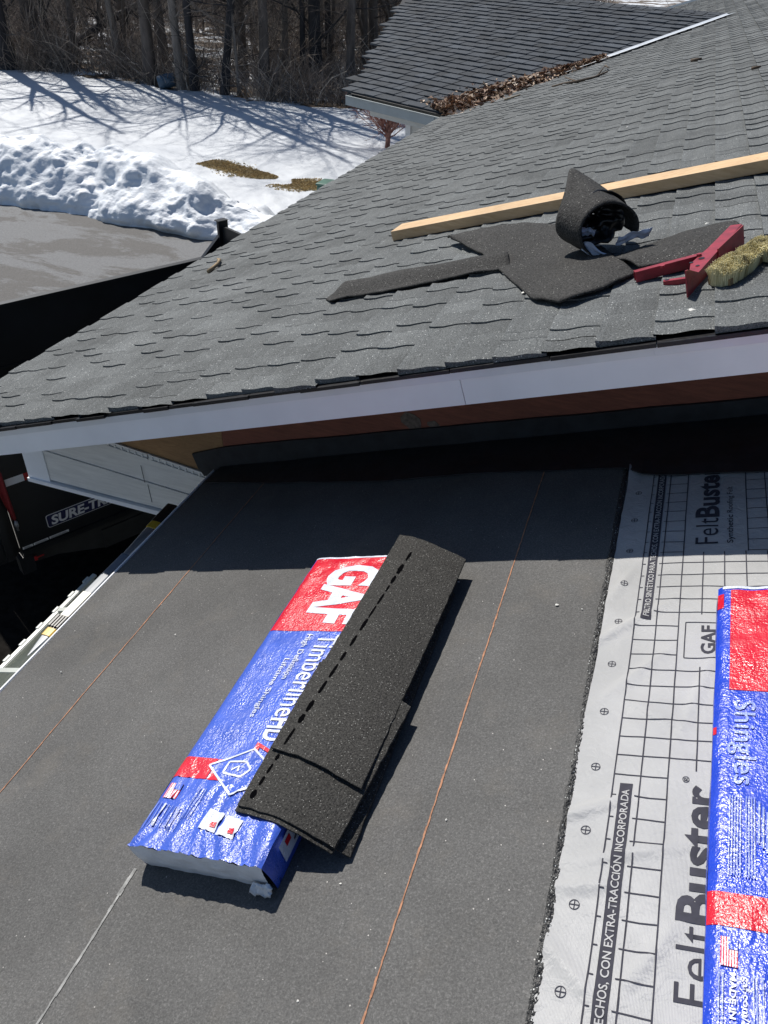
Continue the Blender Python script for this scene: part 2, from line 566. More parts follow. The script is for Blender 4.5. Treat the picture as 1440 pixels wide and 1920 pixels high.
def make_wrap(name, col, r0=0.20, r1=0.36):
    m, nt, b = mat(name)
    v = coord(nt)
    k = ramp(nt, noise_n(nt, v, 22.0, 4.0, 0.6), [(0.3, 0.86), (0.7, 1.1)])
    c = mix(nt, 1.0, col, k, 'MULTIPLY')
    nt.links.new(c, b.inputs['Base Color'])
    b.inputs['Roughness'].default_value = 0.30
    b.inputs['Specular IOR Level'].default_value = 0.6
    vs = coord(nt, (1.0, 0.35, 1.0))
    mask = ramp(nt, noise_n(nt, v, 9.0, 3.0, 0.6), [(0.36, 0.30), (0.62, 1.0)])
    fine = math_n(nt, 'MULTIPLY', noise_n(nt, v, 170.0, 2.0, 0.6), mask)
    fold = noise_n(nt, vs, 34.0, 3.0, 0.55, 1.2)
    h = math_n(nt, 'ADD', math_n(nt, 'MULTIPLY', fine, 0.95), math_n(nt, 'MULTIPLY', fold, 0.62))
    bump(nt, b, h, 0.65, 0.0042)
    rg = ramp(nt, noise_n(nt, v, 14.0, 4.0, 0.6), [(0.3, r0), (0.7, r1)])
    nt.links.new(rg, b.inputs['Roughness'])
    return m
M['wrap_blue'] = make_wrap('blue_wrapper', (0.014, 0.055, 0.52))
M['wrap_paler'] = make_wrap('paler_blue_wrapper', (0.045, 0.105, 0.52), 0.20, 0.40)  # paler blue for the first bundle's wrapper
M['wrap_red'] = make_wrap('red_wrapper', (0.60, 0.010, 0.030))
M['wrap_white'] = make_wrap('white_print', (0.62, 0.66, 0.76))
M['wrap_pale'] = make_wrap('pale_blue_print', (0.24, 0.31, 0.64))
M['end_paper'] = simple('white_wrapper_end', (0.70, 0.72, 0.75), 0.45, var=0.10, scale=30, bump_s=0.5, bump_scale=50)
M['film'] = simple('release_film', (0.35, 0.42, 0.55), 0.15, var=0.1, scale=30, bump_s=0.3)

def make_felt():
    m, nt, b = mat('grey_synthetic_felt')
    v = coord(nt)
    c = ramp(nt, noise_n(nt, v, 5.0, 4.0), [(0.3, (0.40, 0.403, 0.40)), (0.7, (0.49, 0.49, 0.486))])
    nt.links.new(c, b.inputs['Base Color'])
    b.inputs['Roughness'].default_value = 0.33
    b.inputs['Specular IOR Level'].default_value = 0.5
    wv = N(nt, 'ShaderNodeTexWave'); wv.inputs['Scale'].default_value = 160.0
    nt.links.new(v, wv.inputs['Vector'])
    h = math_n(nt, 'ADD', math_n(nt, 'MULTIPLY', wv.outputs['Fac'], 0.12), math_n(nt, 'MULTIPLY', noise_n(nt, v, 28.0, 4.0, 0.6, 0.7), 1.0))
    bump(nt, b, h, 0.6, 0.009)
    return m
M['felt'] = make_felt()
M['felt_letter'] = simple('felt_letter', (0.40, 0.40, 0.40), 0.6, var=0.1, scale=40, spec=0.2)
M['felt_ink'] = simple('felt_print', (0.045, 0.045, 0.058), 0.75, var=0.2, scale=40, spec=0.15)
M['chalk'] = simple('orange_chalk', (0.36, 0.18, 0.105), 0.9, var=0.35, scale=60)
M['chalk_white'] = simple('white_chalk', (0.27, 0.27, 0.26), 0.9, var=0.5, scale=40)

# ------------------------------------------------------------------ ground, driveway, woodland floor
def smooth(a, b, x):
    t = max(0.0, min(1.0, (x - a) / (b - a)))
    return t * t * (3 - 2 * t)

gx = [-600, -300, -120, -60] + lin(-40, -4, 110) + [0, 10, 30, 80, 200, 600]
gy = [-600, -200, -60, -20, 0, 8] + lin(12.0, 26.5, 70) + [30, 45, 70, 120, 250, 700]
def ground_z(x, y):
    k = smooth(13.0, 15.5, y) * (1 - smooth(24.0, 25.4, y)) * (1 - smooth(-5.5, -4.2, x))
    return k * (0.10 * nz(x, y, 3.1, 0.22) + 0.035 * nz(x, y, 7.7, 0.9) + 0.012 * nz(x, y, 1.3, 3.0))
mb = MB()
mb.grid(lambda x, y: (x, y, ground_z(x, y)), gx, gy)
tag(mb.build('ground', M['snow'], smooth=True, base=(0, 0, 0)), kind='structure')

mb = MB()
front = [(-60, 12.9), (-16, 12.7), (-12.2, 12.55), (-10.0, 12.45), (-8.0, 12.35), (-6.4, 12.1), (-5.0, 11.2), (-3.0, 11.0), (6.0, 11.0)]
poly = [(6.0, -12.0), (6.0, 11.0)] + list(reversed(front))[1:] + [(-60, -12.0)]
mb.add([(x, y, 0.006) for x, y in poly], [tuple(range(len(poly)))])
tag(mb.build('driveway', M['asphalt'], base=(0, 0, 0.006)), kind='structure')
M['painted_shade'] = simple('ground_shade_black', (0.014, 0.013, 0.012), 0.95, var=0.4, scale=12, bump_s=0.6, bump_scale=40, spec=0.0)  # near-black colour paints the deep shade between trailer and low roof
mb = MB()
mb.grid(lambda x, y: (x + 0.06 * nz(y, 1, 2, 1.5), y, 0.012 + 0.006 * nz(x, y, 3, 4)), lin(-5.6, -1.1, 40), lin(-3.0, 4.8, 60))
tag(mb.build('painted_shade', M['painted_shade'], smooth=True, base=(-3, 1, 0.012)), kind='structure')

mb = MB()
edge_px = [(-400, 115), (-100, 128), (0, 132), (60, 136), (100, 139), (200, 149), (260, 157), (300, 165), (350, 172), (400, 180), (450, 187), (500, 193), (550, 199), (640, 203), (700, 208), (760, 214)]
edge = []
rr = rnd(5)
for (xa, ya), (xb, yb) in zip(edge_px, edge_px[1:]):
    for k in range(6):
        t = k / 6
        p = gnd(xa + (xb - xa) * t, ya + (yb - ya) * t)
        edge.append((p.x, p.y + rr.uniform(-0.18, 0.18)))
back = [(60, 33), (90, 60), (200, 400), (-300, 400), (-140, 30)]
pts = [edge[0]] + edge[1:] + back
# strips so that the sheet stays flat and simple
mb.add([(x, y, 0.005) for x, y in pts], [tuple(range(len(pts)))])
tag(mb.build('woodland_floor', M['litter'], base=(-17, 27, 0.005)), kind='structure')

# ------------------------------------------------------------------ ploughed snow bank
def bank_front(x):
    for (xa, ya), (xb, yb) in zip(front, front[1:]):
        if xa <= x <= xb:
            return ya + (yb - ya) * (x - xa) / (xb - xa)
    return 11.0
BPROF = [(0.0, -0.05), (0.10, 0.16), (0.30, 0.40), (0.58, 0.66), (0.92, 0.90), (1.25, 0.99), (1.7, 0.86), (2.2, 0.55), (2.8, 0.12), (3.1, -0.06)]
def bank(x, t):
    f = t * (len(BPROF) - 1); i = min(len(BPROF) - 2, int(f)); k = f - i
    d = BPROF[i][0] * (1 - k) + BPROF[i + 1][0] * k
    z = BPROF[i][1] * (1 - k) + BPROF[i + 1][1] * k
    gd, gz = BPROF[i + 1][0] - BPROF[i][0], BPROF[i + 1][1] - BPROF[i][1]
    l = math.hypot(gd, gz); nd, n_z = -gz / l, gd / l
    size = (0.96 + 0.14 * nz(x, 9.0, 4.0, 0.45) + 0.10 * nz(x, 2.0, 1.0, 1.1)) * (1 - 0.55 * smooth(-10.2, -5.4, x))
    y0 = bank_front(x) - 0.15 + 0.20 * nz(x, 3.3, 2.0, 0.8) + 0.10 * nz(x, 1.3, 8.0, 2.6)
    p = Vector((x, y0 + d * size, z * size))
    q = p * 1.0
    w = min(1.0, t / 0.06) * min(1.0, (1 - t) / 0.25)
    a = 0.24 * noise.noise(q * 1.1) + 0.13 * noise.noise(q * 2.4 + Vector((5, 1, 2))) \
        + (0.10 * (1 - t) + 0.03) * (abs(noise.noise(q * 4.6 + Vector((1, 7, 2)))) - 0.2) + 0.026 * abs(noise.noise(q * 9.5)) + 0.012 * noise.noise(q * 22.0)
    a *= w * (0.45 + 0.75 * max(0.0, 0.5 + noise.noise(q * 0.8 + Vector((3, 3, 3)))))
    return (p.x + 0.5 * a * noise.noise(q * 1.7 + Vector((9, 9, 9))), p.y + nd * a, p.z + n_z * a)
mb = MB()
mb.grid(bank, lin(-20, -3.6, 430), [i / 119 for i in range(120)])
tag(mb.build('snow_bank', M['bank_snow'], smooth=True), 'long lumpy ploughed snow bank with dirty base beside the driveway', 'snow bank')

# ------------------------------------------------------------------ dead grass where the snow has melted
mb = MB()
rr = rnd(11)
ga, gb = gnd(384, 305), gnd(606, 357)
ax = (gb - ga).normalized(); ay = Vector((-ax.y, ax.x, 0)); gl = (gb - ga).length
cnt = 0
while cnt < 9000:
    t = rr.random(); s = rr.gauss(0, 0.17 + 0.13 * t)
    if nz(t * gl * 0.9, s * 1.6, 4.4) < -0.18 + 0.9 * max(0, abs(s) - 0.30):
        continue
    p = ga + ax * (t * gl) + ay * s
    p.z = ground_z(p.x, p.y) + 0.004
    a = rr.uniform(0, 6.28); h = rr.uniform(0.003, 0.018); w = rr.uniform(0.015, 0.045)
    d = Vector((math.cos(a), math.sin(a), 0)) * w
    l = Vector((rr.uniform(-1, 1), rr.uniform(-1, 1), 0)) * h * 1.6
    mb.add([p - d, p + d, p + l + Vector((0, 0, h + 0.012))], [(0, 1, 2)], 0, rr.random())
    cnt += 1
tag(mb.build('dead_grass', M['grass']), 'thin patch of bare yellow-brown grass in the snow', 'grass', kind='stuff')

# ------------------------------------------------------------------ trees
def branch_out(mb, rr, p, d, length, r, depth, maxd, sides):
    """a limb as a bent tapered tube, with side branches"""
    n = 5 if depth < 2 else 4
    pts, rad = [p.copy()], [r]
    q = p.copy(); dd = d.copy()
    for i in range(n):
        dd = (dd + Vector((rr.uniform(-1, 1), rr.uniform(-1, 1), rr.uniform(-0.5, 0.9))) * 0.22).normalized()
        q = q + dd * (length / n)
        pts.append(q.copy()); rad.append(max(0.004, r * (1 - 0.8 * (i + 1) / n)))
    mb.tube(pts, rad, sides[min(depth, len(sides) - 1)], cap=False)
    if depth >= maxd:
        return
    k = rr.randint(3, 5) if depth < 2 else rr.randint(2, 4)
    for _ in range(k):
        i = rr.randint(1, n)
        base = pts[i]
        t = (pts[i] - pts[i - 1]).normalized()
        o = t.cross(Vector((rr.uniform(-1, 1), rr.uniform(-1, 1), rr.uniform(-1, 1)))).normalized()
        nd = (t * rr.uniform(0.5, 1.0) + o * rr.uniform(0.5, 1.0) + Vector((0, 0, 0.15))).normalized()
        branch_out(mb, rr, base, nd, length * rr.uniform(0.42, 0.68), max(0.005, rad[i] * rr.uniform(0.55, 0.8)), depth + 1, maxd, sides)

def tree(base, h, r, seed, bark, lean=(0, 0), fork=0.0, low=0.3, limbs=11, maxd=3, twigs=0):
    rr = rnd(seed)
    root = empty('bare_tree', base)
    tm = MB()
    pts, rad = [], []
    n = 12
    bend = Vector((rr.uniform(-0.25, 0.25), rr.uniform(-0.25, 0.25), 0))
    for i in range(n + 1):
        t = i / n
        p = Vector(base) + Vector((lean[0] * t, lean[1] * t, h * t)) + bend * math.sin(t * 5.0 + seed) * 0.8
        if i == 0:
            p.z -= 0.1
        pts.append(p)
        rad.append(r * (1.0 - 0.86 * t) * (1.35 if i == 0 else 1.0) + 0.01)
    tm.tube(pts, rad, 10, cap=False)
    tm.build('trunk', bark, root, smooth=True)
    cm = MB()
    for k in range(limbs):
        t = low + (0.97 - low) * (k + rr.random()) / limbs
        i = min(n - 1, int(t * n)); f = t * n - i
        p = pts[i].lerp(pts[i + 1], f); rk = rad[i] * (1 - f) + rad[i + 1] * f
        a = k * 2.4 + rr.uniform(-0.5, 0.5)
        d = Vector((math.cos(a), math.sin(a), rr.uniform(0.35, 1.1))).normalized()
        branch_out(cm, rr, p, d, h * rr.uniform(0.22, 0.40) * (1.15 - 0.5 * t), rk * rr.uniform(0.42, 0.65), 0, maxd, (6, 4, 3, 3))
    if twigs:
        for k in range(twigs):
            t = rr.uniform(0.01, 0.30)
            i = min(n - 1, int(t * n)); f = t * n - i
            p = pts[i].lerp(pts[i + 1], f)
            a = rr.uniform(0, 6.28)
            d = Vector((math.cos(a), math.sin(a), rr.uniform(-0.1, 0.9))).normalized()
            branch_out(cm, rr, p, d, rr.uniform(0.9, 2.6), rr.uniform(0.010, 0.026), 1, 3, (5, 4, 3, 3))
    cm.build('crown', bark, root, smooth=True)
    return root

front_trees = [
    # px, py, height, radius, bark, lean, label
    (12, 130, 15.0, 0.46, 'bark_black', (0.6, 0.2), 'thickest black trunk at the wood edge, in the top corner above the snow'),
    (72, 118, 16.0, 0.52, 'bark', (-0.6, 0.3), 'broad bare tree standing between the corner trunk and the snow clearing'),
    (135, 126, 13.0, 0.22, 'bark', (1.6, 0.6), 'slim bare tree leaning to the right beside the broad tree'),
    (226, 136, 13.0, 0.20, 'bark_grey', (-0.8, 0.3), 'thin grey bare tree left of the blue drum'),
    (284, 155, 15.5, 0.33, 'bark', (0.5, 0.3), 'stout brown tree directly behind the blue drum'),
    (346, 168, 14.5, 0.23, 'bark_grey', (-0.3, 0.1), 'grey trunk of the close pair right of the blue drum'),
    (360, 169, 14.0, 0.21, 'bark_black', (0.5, 0.0), 'black trunk of the close pair right of the blue drum'),
    (421, 177, 13.5, 0.20, 'bark_black', (2.0, 0.4), 'dark leaning tree standing alone at the snow edge'),
    (446, 180, 7.0, 0.07, 'bark_grey', (-0.2, 0.1), 'young thin tree next to the dark leaning tree'),
    (488, 178, 14.0, 0.26, 'bark', (0.9, 0.3), 'brown tree with a low crooked limb left of the house wing'),
    (534, 160, 14.0, 0.19, 'bark_grey', (0.5, 0.5), 'straight grey tree set back behind the snow hollow'),
    (598, 170, 15.0, 0.34, 'bark_black', (-0.4, 0.4), 'stout black tree near the house wing'),
    (648, 178, 14.0, 0.24, 'bark', (0.7, 0.2), 'brown tree just left of the house wing roof'),
    (700, 150, 15.0, 0.30, 'bark', (-0.4, 0.3), 'bare tree half hidden by the house wing roof'),
]
for i, (tx, ty, h, r, bk, ln, lab) in enumerate(front_trees):
    b = gnd(tx, ty)
    o = tree((b.x, b.y, 0.0), h, r * 0.66, 40 + i, M[bk], ln, low=0.20 if h > 10 else 0.3, limbs=11 if h > 10 else 8, twigs=16)
    tag(o, lab, 'tree', 'bare trees along the edge of the lawn')

# a leaning dead tree caught across its neighbours
mb = MB()
pa = hit(128, 92, (0, 1, 0), (0, 30.0, 0)); pb = hit(262, 8, (0, 1, 0), (0, 31.5, 0))
root = empty('leaning_tree', (pa.x, pa.y, 0))
d = (pb - pa)
mb.tube([pa - d * 0.35, pa, pa + d * 0.5 + Vector((0, 0, 0.1)), pb, pb + d * 0.9], [0.17, 0.16, 0.15, 0.13, 0.09], 8)
mb.build('trunk', M['bark_black'], root, smooth=True)
mb = MB(); rr = rnd(77)
for k in range(7):
    branch_out(mb, rr, pa + d * (0.2 + 0.22 * k), Vector((rr.uniform(-1, 1), rr.uniform(-0.5, 0.5), rr.uniform(-0.6, 0.8))).normalized(), 1.8, 0.05, 1, 3, (5, 4, 3, 3))
mb.build('branches', M['bark_black'], root)
tag(root, 'dead tree fallen aslant against the others in the wood', 'tree')

# slender trunks deeper in the wood, copies of four kinds
protos = []
far_lab = 'slender bare tree deep in the wood behind the lawn edge'
far_group = 'slender trees deep in the wood'
for k in range(4):
    o = tree((0, 0, 0), 13.0 + k, 0.055 + 0.032 * k, 200 + k, M[('bark', 'bark_grey', 'bark_black', 'bark')[k]], (0.5 * (k - 1.5), 0.3), low=0.06, limbs=13, maxd=2, twigs=7)
    protos.append(o)
rr = rnd(303)
placed = 0
tries = 0
spots = []
while placed < 170 and tries < 6000:
    tries += 1
    dist = rr.uniform(0.0, 1.0) ** 1.3 * 62 + 31
    a = math.radians(rr.uniform(-47, -12))
    x, y = math.sin(a) * dist, math.cos(a) * dist
    if y < 28.5 or any((x - sx) ** 2 + (y - sy) ** 2 < 1.2 for sx, sy in spots):
        continue
    spots.append((x, y))
    k = placed % 4
    if placed < 4:
        o = protos[k]
    else:
        o = protos[k].copy(); COL.objects.link(o)
        for ch in protos[k].children:
            c = ch.copy(); COL.objects.link(c); c.parent = o
    o.location = (x, y, 0)
    o.rotation_euler = (0, 0, rr.uniform(0, 6.28))
    s = rr.uniform(0.7, 1.25)
    o.scale = (s, s, s)
    tag(o, far_lab, 'tree', far_group)
    placed += 1

# undergrowth: stems and brambles nobody could count
def scatter_stems(name, n, seed, y_of, hr, wr, lab, cat, dense=0.0):
    mb = MB(); rr = rnd(seed)
    k = 0
    while k < n:
        x, y = y_of(rr)
        if dense and nz(x, y, 1.7, 0.35) < -0.25 + dense * rr.uniform(-1, 1):
            continue
        c = Vector((x, y, 0.3)) - EYE
        fx = 720 + 1440 * sum(RC[i][0] * c[i] for i in range(3)) / sum(RC[i][2] * c[i] for i in range(3))
        if y < 45 and (360 < fx < 480 or 140 < fx < 205 or 292 < fx < 335) and rr.random() < 0.8:
            continue
        h = rr.uniform(*hr) * rr.uniform(0.5, 1.0)
        w = rr.uniform(*wr)
        p = Vector((x, y, -0.02)); dd = Vector((rr.uniform(-0.5, 0.5), rr.uniform(-0.5, 0.5), 1)).normalized()
        pts = [p]
        for i in range(3):
            dd = (dd + Vector((rr.uniform(-0.4, 0.4), rr.uniform(-0.4, 0.4), rr.uniform(-0.45, 0.15)))).normalized()
            pts.append(pts[-1] + dd * h / 3)
        mb.tube(pts, [w, w * 0.8, w * 0.55, w * 0.25], 3, cap=False, tone=rr.random() ** 1.2)
        if rr.random() < 0.7:
            q = pts[rr.randint(1, 2)]
            e = (dd + Vector((rr.uniform(-1, 1), rr.uniform(-1, 1), rr.uniform(-0.3, 0.8)))).normalized()
            mb.tube([q, q + e * h * 0.25, q + e * h * 0.4 + Vector((0, 0, -0.05))], [w * 0.6, w * 0.45, w * 0.2], 3, cap=False, tone=rr.random())
        k += 1
    return tag(mb.build(name, M['stems']), lab, cat, kind='stuff')

def near_edge(rr):
    i = rr.randint(0, len(edge) - 2)
    x, y = edge[i]
    return x + rr.uniform(-0.7, 0.7), y + 0.25 + abs(rr.gauss(0, 2.6))
def deep(rr):
    a = math.radians(rr.uniform(-48, -8)); d = rr.uniform(31, 72)
    return math.sin(a) * d, max(28.0, math.cos(a) * d)
def far_wood(rr):
    a = math.radians(rr.uniform(-50, -6)); d = rr.uniform(60, 125)
    return math.sin(a) * d, math.cos(a) * d
scatter_stems('undergrowth', 8000, 21, near_edge, (0.5, 2.0), (0.006, 0.016), 'tangled bare stems and brambles along the edge of the lawn', 'undergrowth', 0.3)
scatter_stems('thicket', 14000, 22, deep, (1.0, 3.6), (0.007, 0.020), 'bare brown thicket between the trees', 'undergrowth', 0.25)
scatter_stems('distant_wood', 9000, 23, far_wood, (2.0, 8.0), (0.02, 0.07), 'far bare wood reading as one grey-brown mass', 'woods')

# blue drum at the edge of the lawn
bp = gnd(314, 166)
root = empty('blue_drum', (bp.x, bp.y, 0))
Mx = Matrix.Translation((bp.x, bp.y, 0.23)) @ Matrix.Rotation(0.5, 4, 'Z') @ Matrix.Rotation(math.radians(78), 4, 'Y')
mb = MB()
prof = [(0.7 * pr, 0.7 * pz) for pr, pz in [(0.0, -0.42), (0.27, -0.42), (0.30, -0.39), (0.315, -0.2), (0.33, -0.16), (0.315, -0.12), (0.33, 0.1), (0.335, 0.14), (0.315, 0.18), (0.30, 0.38), (0.27, 0.42), (0.0, 0.42)]]
vs, n = [], 20
for r_, z_ in prof:
    for k in range(n):
        vs.append(Mx @ Vector((r_ * math.cos(6.2832 * k / n), r_ * math.sin(6.2832 * k / n), z_)))
mb.add(vs, [(i*n+k, i*n+(k+1) % n, (i+1)*n+(k+1) % n, (i+1)*n+k) for i in range(len(prof)-1) for k in range(n)])
mb.build('barrel_body', M['blue_plastic'], root, smooth=True)
mb = MB()
mb.tube([Mx @ Vector((0.10, 0, 0.294)), Mx @ Vector((0.10, 0, 0.315))], 0.03, 10)
mb.build('bung', M['plastic_black'], root)
tag(root, 'dull blue drum lying on its side at the edge of the wood', 'drum')

# reddish shrub beside the wing
def shrub(base, h, seed):
    root = empty('bare_shrub', base)
    rr = rnd(seed)
    mb = MB()
    b = Vector(base)
    mb.tube([b + Vector((0, 0, -0.05)), b + Vector((0.05, 0, h * 0.4)), b + Vector((0.0, 0.05, h * 0.62))], [0.07, 0.055, 0.04], 7)
    mb.build('stem', M['shrub'], root, smooth=True)
    mb = MB()
    for k in range(70):
        a = rr.uniform(0, 6.28)
        d = Vector((math.cos(a), math.sin(a), rr.uniform(0.2, 1.4))).normalized()
        branch_out(mb, rr, b + Vector((0, 0, h * rr.uniform(0.12, 0.5))), d, h * rr.uniform(0.34, 0.52), 0.018, 1, 3, (4, 3, 3, 3))
    mb.build('twigs', M['shrub'], root)
    return root
sp = gnd(726, 279)
tag(shrub((sp.x, sp.y, 0), 1.9, 9), 'rounded reddish leafless shrub in the snow by the white wing wall', 'shrub')

# green service box half hidden behind the eave
gp = gnd(626, 371)
root = empty('service_box', (gp.x, gp.y, 0))
mb = MB(); mb.bevel_box((gp.x - 0.30, gp.y - 0.22, 0), (gp.x + 0.30, gp.y + 0.22, 0.26), r=0.03)
mb.build('cabinet', M['green_plastic'], root)
mb = MB(); mb.bevel_box((gp.x - 0.32, gp.y - 0.24, 0.262), (gp.x + 0.32, gp.y + 0.24, 0.31), r=0.025)
mb.build('lid', M['green_plastic'], root)
tag(root, 'low green service box peeping over the shingle eave near the bare grass', 'service box')

# ------------------------------------------------------------------ shingled roofs
def shingles(mb, P, a0, a1, b0, b1, expo, seed, inside, tabw=(0.09, 0.21), hi=0.0055, butt=0.007, wig=0.0035, wave=0.005, gap=0.0, edge_tone=0.0):
    """laminated shingles: P(a along the eave, b upslope, h) -> point"""
    rr = rnd(seed)
    ts = (0.0, 0.12, 0.34, 0.52, 0.70, 0.86, 1.06)
    b = b0
    row = 0
    while b < b1:
        a = a0 + rr.uniform(-0.014, 0.010)
        high = rr.random() < 0.5
        row_tone = rr.uniform(-0.08, 0.08)
        jb = rr.uniform(-0.004, 0.004)
        while a < a1:
            w = rr.uniform(*tabw)
            if high: w *= 0.92
            e = a + w
            c = inside(a + w / 2, b + expo * 0.5)
            if c:
                k = hi if high else 0.0
                lift = rr.uniform(0, 0.0015)
                tone = min(1, max(0, 0.5 + row_tone + rr.gauss(0, 0.17) + (0.10 if high else -0.05)))
                vs = []
                dv = rr.uniform(-0.002, 0.002)
                for t in ts:
                    bb = b + jb + t * expo
                    h = butt * (1 - t) + 0.002 - wig * math.sin(2 * math.pi * min(1, t)) + k * (1 - 0.45 * t) + lift
                    for x in (a, e - gap):
                        vs.append(P(x + dv, bb, h + wave * nz(x, bb, 0.3, 1.1)))
                n = len(ts)
                fs = [(2*i, 2*i+1, 2*i+3, 2*i+2) for i in range(n - 1)]
                o = len(vs)
                hb = wave * nz(a, b, 0.3, 1.1)
                vs += [P(a + dv, b + jb, -0.004 + hb), P(e + dv, b + jb, -0.004 + hb)]
                fs.append((0, o, o + 1, 1))
                if high:
                    for side, x in ((0, a), (1, e)):
                        o = len(vs)
                        for t in ts:
                            bb = b + jb + t * expo
                            vs.append(P(x + dv, bb, -0.002 + wave * nz(x, bb, 0.3, 1.1)))
                        for i in range(n - 1):
                            fs.append((2*i + side, 2*i + 2 + side, o + i + 1, o + i))
                k0 = len(mb.t)
                mb.add(vs, fs, 0, tone)
                mb.t[k0] = min(1.0, tone + edge_tone)
            a = e
            if rr.random() < 0.8:
                high = not high
        b += expo
        row += 1

EAVE2, RAKE2 = -2.93, 2.032
def keep_roof2(a, b):
    p = T2 @ Vector((b, a, 0))
    return z_wing(p.x, p.y) <= z_roof2(p.x) + 0.03

house = empty('shingled_house', T2 @ Vector((EAVE2, RAKE2, 0)) * 1.0)
house.location.z = 0; WM[house.name] = Vector((house.location.x, house.location.y, 0))
tag(house, 'shingled house with a white rake board, black flashing and white beam behind the low roof', 'house')
mb = MB()
shingles(mb, lambda a, b, h: T2 @ Vector((b, a, h)), RAKE2 - 0.050, 9.0, EAVE2, 2.3, 0.143, 1, keep_roof2, tabw=(0.065, 0.150), butt=0.010, edge_tone=0.38)
shingles(mb, lambda a, b, h: T2 @ Vector((b, a, h)), 9.0, 22.0, EAVE2, 2.3, 0.143, 2, keep_roof2, tabw=(0.075, 0.16), butt=0.011, edge_tone=0.38)
# the roof beyond what can be seen closely, and its other slope
mb.xf(T2, [(2.3, RAKE2, 0.002), (3.4, RAKE2, 0.002), (3.4, 24, 0.002), (2.3, 24, 0.002)], [(0, 1, 2, 3)])
rx = T2 @ Vector((3.4, RAKE2, 0.002)); ry = T2 @ Vector((3.4, 24, 0.002))
mb.add([rx, ry, ry + Vector((4.5, 0, -1.5)), rx + Vector((4.5, 0, -1.5))], [(0, 1, 2, 3)])
mb.build('shingle_roof', M['shingle'], house)
mb = MB()
mb.prism([(EAVE2 + 0.02, RAKE2 - 0.012), (3.4, RAKE2 - 0.012), (3.4, 24), (EAVE2 + 0.02, 24)], T2, -0.045, -0.010)
mb.build('roof_deck', M['tar'], house)
# starter course, dark and ragged under the rake shingles
mb = MB()
rr = rnd(8)
s = EAVE2
while s < 3.3:
    w = rr.uniform(0.09, 0.3)
    y = RAKE2 - 0.060 + rr.uniform(-0.008, 0.006)
    mb.box((s, y, -0.0145), (s + w - 0.003, RAKE2 + 0.05, -0.004 + rr.uniform(0, 0.002)), T2)
    s += w
mb.build('starter_course', M['tar'], house)
rb = MB()
seam = on2(868, 734, -0.08).x
for a, b in ((EAVE2 - 0.01, seam - 0.001), (seam + 0.001, 3.4)):
    rb.box((a, RAKE2 - 0.050, -0.122), (b, RAKE2 - 0.028, -0.011), T2)
rake = rb.build('rake_board', M['white_paint'], house)
mb = MB()
seam = on2(1228, 640, -0.02).x
for a, b, k in ((EAVE2 - 0.015, seam, 0.0), (seam + 0.0005, 3.4, 0.0015)):
    mb.box((a, RAKE2 - 0.0275, -0.034), (b, RAKE2 - 0.0235, -0.0095), T2)
    mb.box((a, RAKE2 - 0.0540 - k, -0.040), (b, RAKE2 - 0.0505 - k, -0.016), T2)
mb.build('drip_edge', M['drip'], rake)
mb = MB()
mb.box((EAVE2 + 0.0, RAKE2 - 0.02, -0.15), (EAVE2 + 0.018, 10.2, -0.047), T2)
mb.build('eave_board', M['white_paint'], house)

YG = 2.50            # the gable wall standing on the low roof
def gable(px, py, y=YG):
    p = hit(px, py, (0, 1, 0), (0, y, 0))
    return p.x, p.z
FX = Matrix(((1, 0, 0, 0), (0, 0, -1, 0), (0, 1, 0, 0), (0, 0, 0, 1)))      # (x, z, -y)
def gprism(mb, poly, y0, y1, mi=0):
    mb.prism(poly, FX, -y1, -y0, mi)
sx_, _ = gable(417, 822)
low = lambda x: O1.z + math.tan(A1) * x - 0.25
top = lambda x: O2.z + math.tan(A2) * x - 0.055
mb = MB(); gprism(mb, [(-2.35, 2.30), (sx_ - 0.004, 2.30), (sx_ - 0.004, top(sx_)), (-2.35, top(-2.35))], YG + 0.004, YG + 0.022)
mb.build('gable_panel', M['plywood'], house)
mb = MB(); gprism(mb, [(sx_, low(sx_) - 0.1), (3.3, low(3.3)), (3.3, top(3.3)), (sx_, top(sx_))], YG, YG + 0.02)
# patches where old sealant stuck
mb.build('gable_board', M['red_board'], house)
mb = MB(); rr = rnd(4)
for px, py, w, h in ((772, 790, 0.055, 0.045), (812, 796, 0.03, 0.02)):
    x, z = gable(px, py)
    poly = [(x + w * math.cos(k * 0.7) * rr.uniform(0.6, 1.0), z + h * math.sin(k * 0.7) * rr.uniform(0.6, 1.0)) for k in range(9)]
    gprism(mb, poly, YG - 0.0022, YG - 0.0006)
mb.build('sealant_patch', simple('old_sealant', (0.15, 0.115, 0.09), 0.8, var=0.4, scale=60), house)
# black membrane turned up the wall and lapped onto the low roof
mb = MB()
pts = [gable(360, 851, 2.488), gable(372, 878, 2.488), gable(384, 893, 2.488)]
l0 = gable(352, 846, 2.488); r0 = gable(1440, 745, 2.488)
slope = (r0[1] - gable(420, 838, 2.488)[1]) / (r0[0] - gable(420, 838, 2.488)[0])
edge_t = []
rr = rnd(14)
x = gable(420, 838, 2.488)[0]; z0 = gable(420, 838, 2.488)[1]
k = x
while k < 3.3:
    edge_t.append((k, z0 + slope * (k - x) + rr.uniform(-0.002, 0.002)))
    k += 0.12
poly = [(3.3, low(3.3) + 0.22), (pts[2][0], low(pts[2][0]) + 0.22), pts[2], pts[1], pts[0]] + edge_t + [(3.3, edge_t[-1][1] + 0.02)]
gprism(mb, poly, 2.486, 2.4985)
ap = [on1(x, y, 0.012) for x, y in ((384, 905), (520, 905), (727, 901), (900, 886), (1040, 882), (1165, 876), (1203, 893), (1300, 888), (1440, 884))]
far_ap = [(3.2, ap[-1].y - 0.02)]
line = [(p.x, p.y) for p in ap] + far_ap
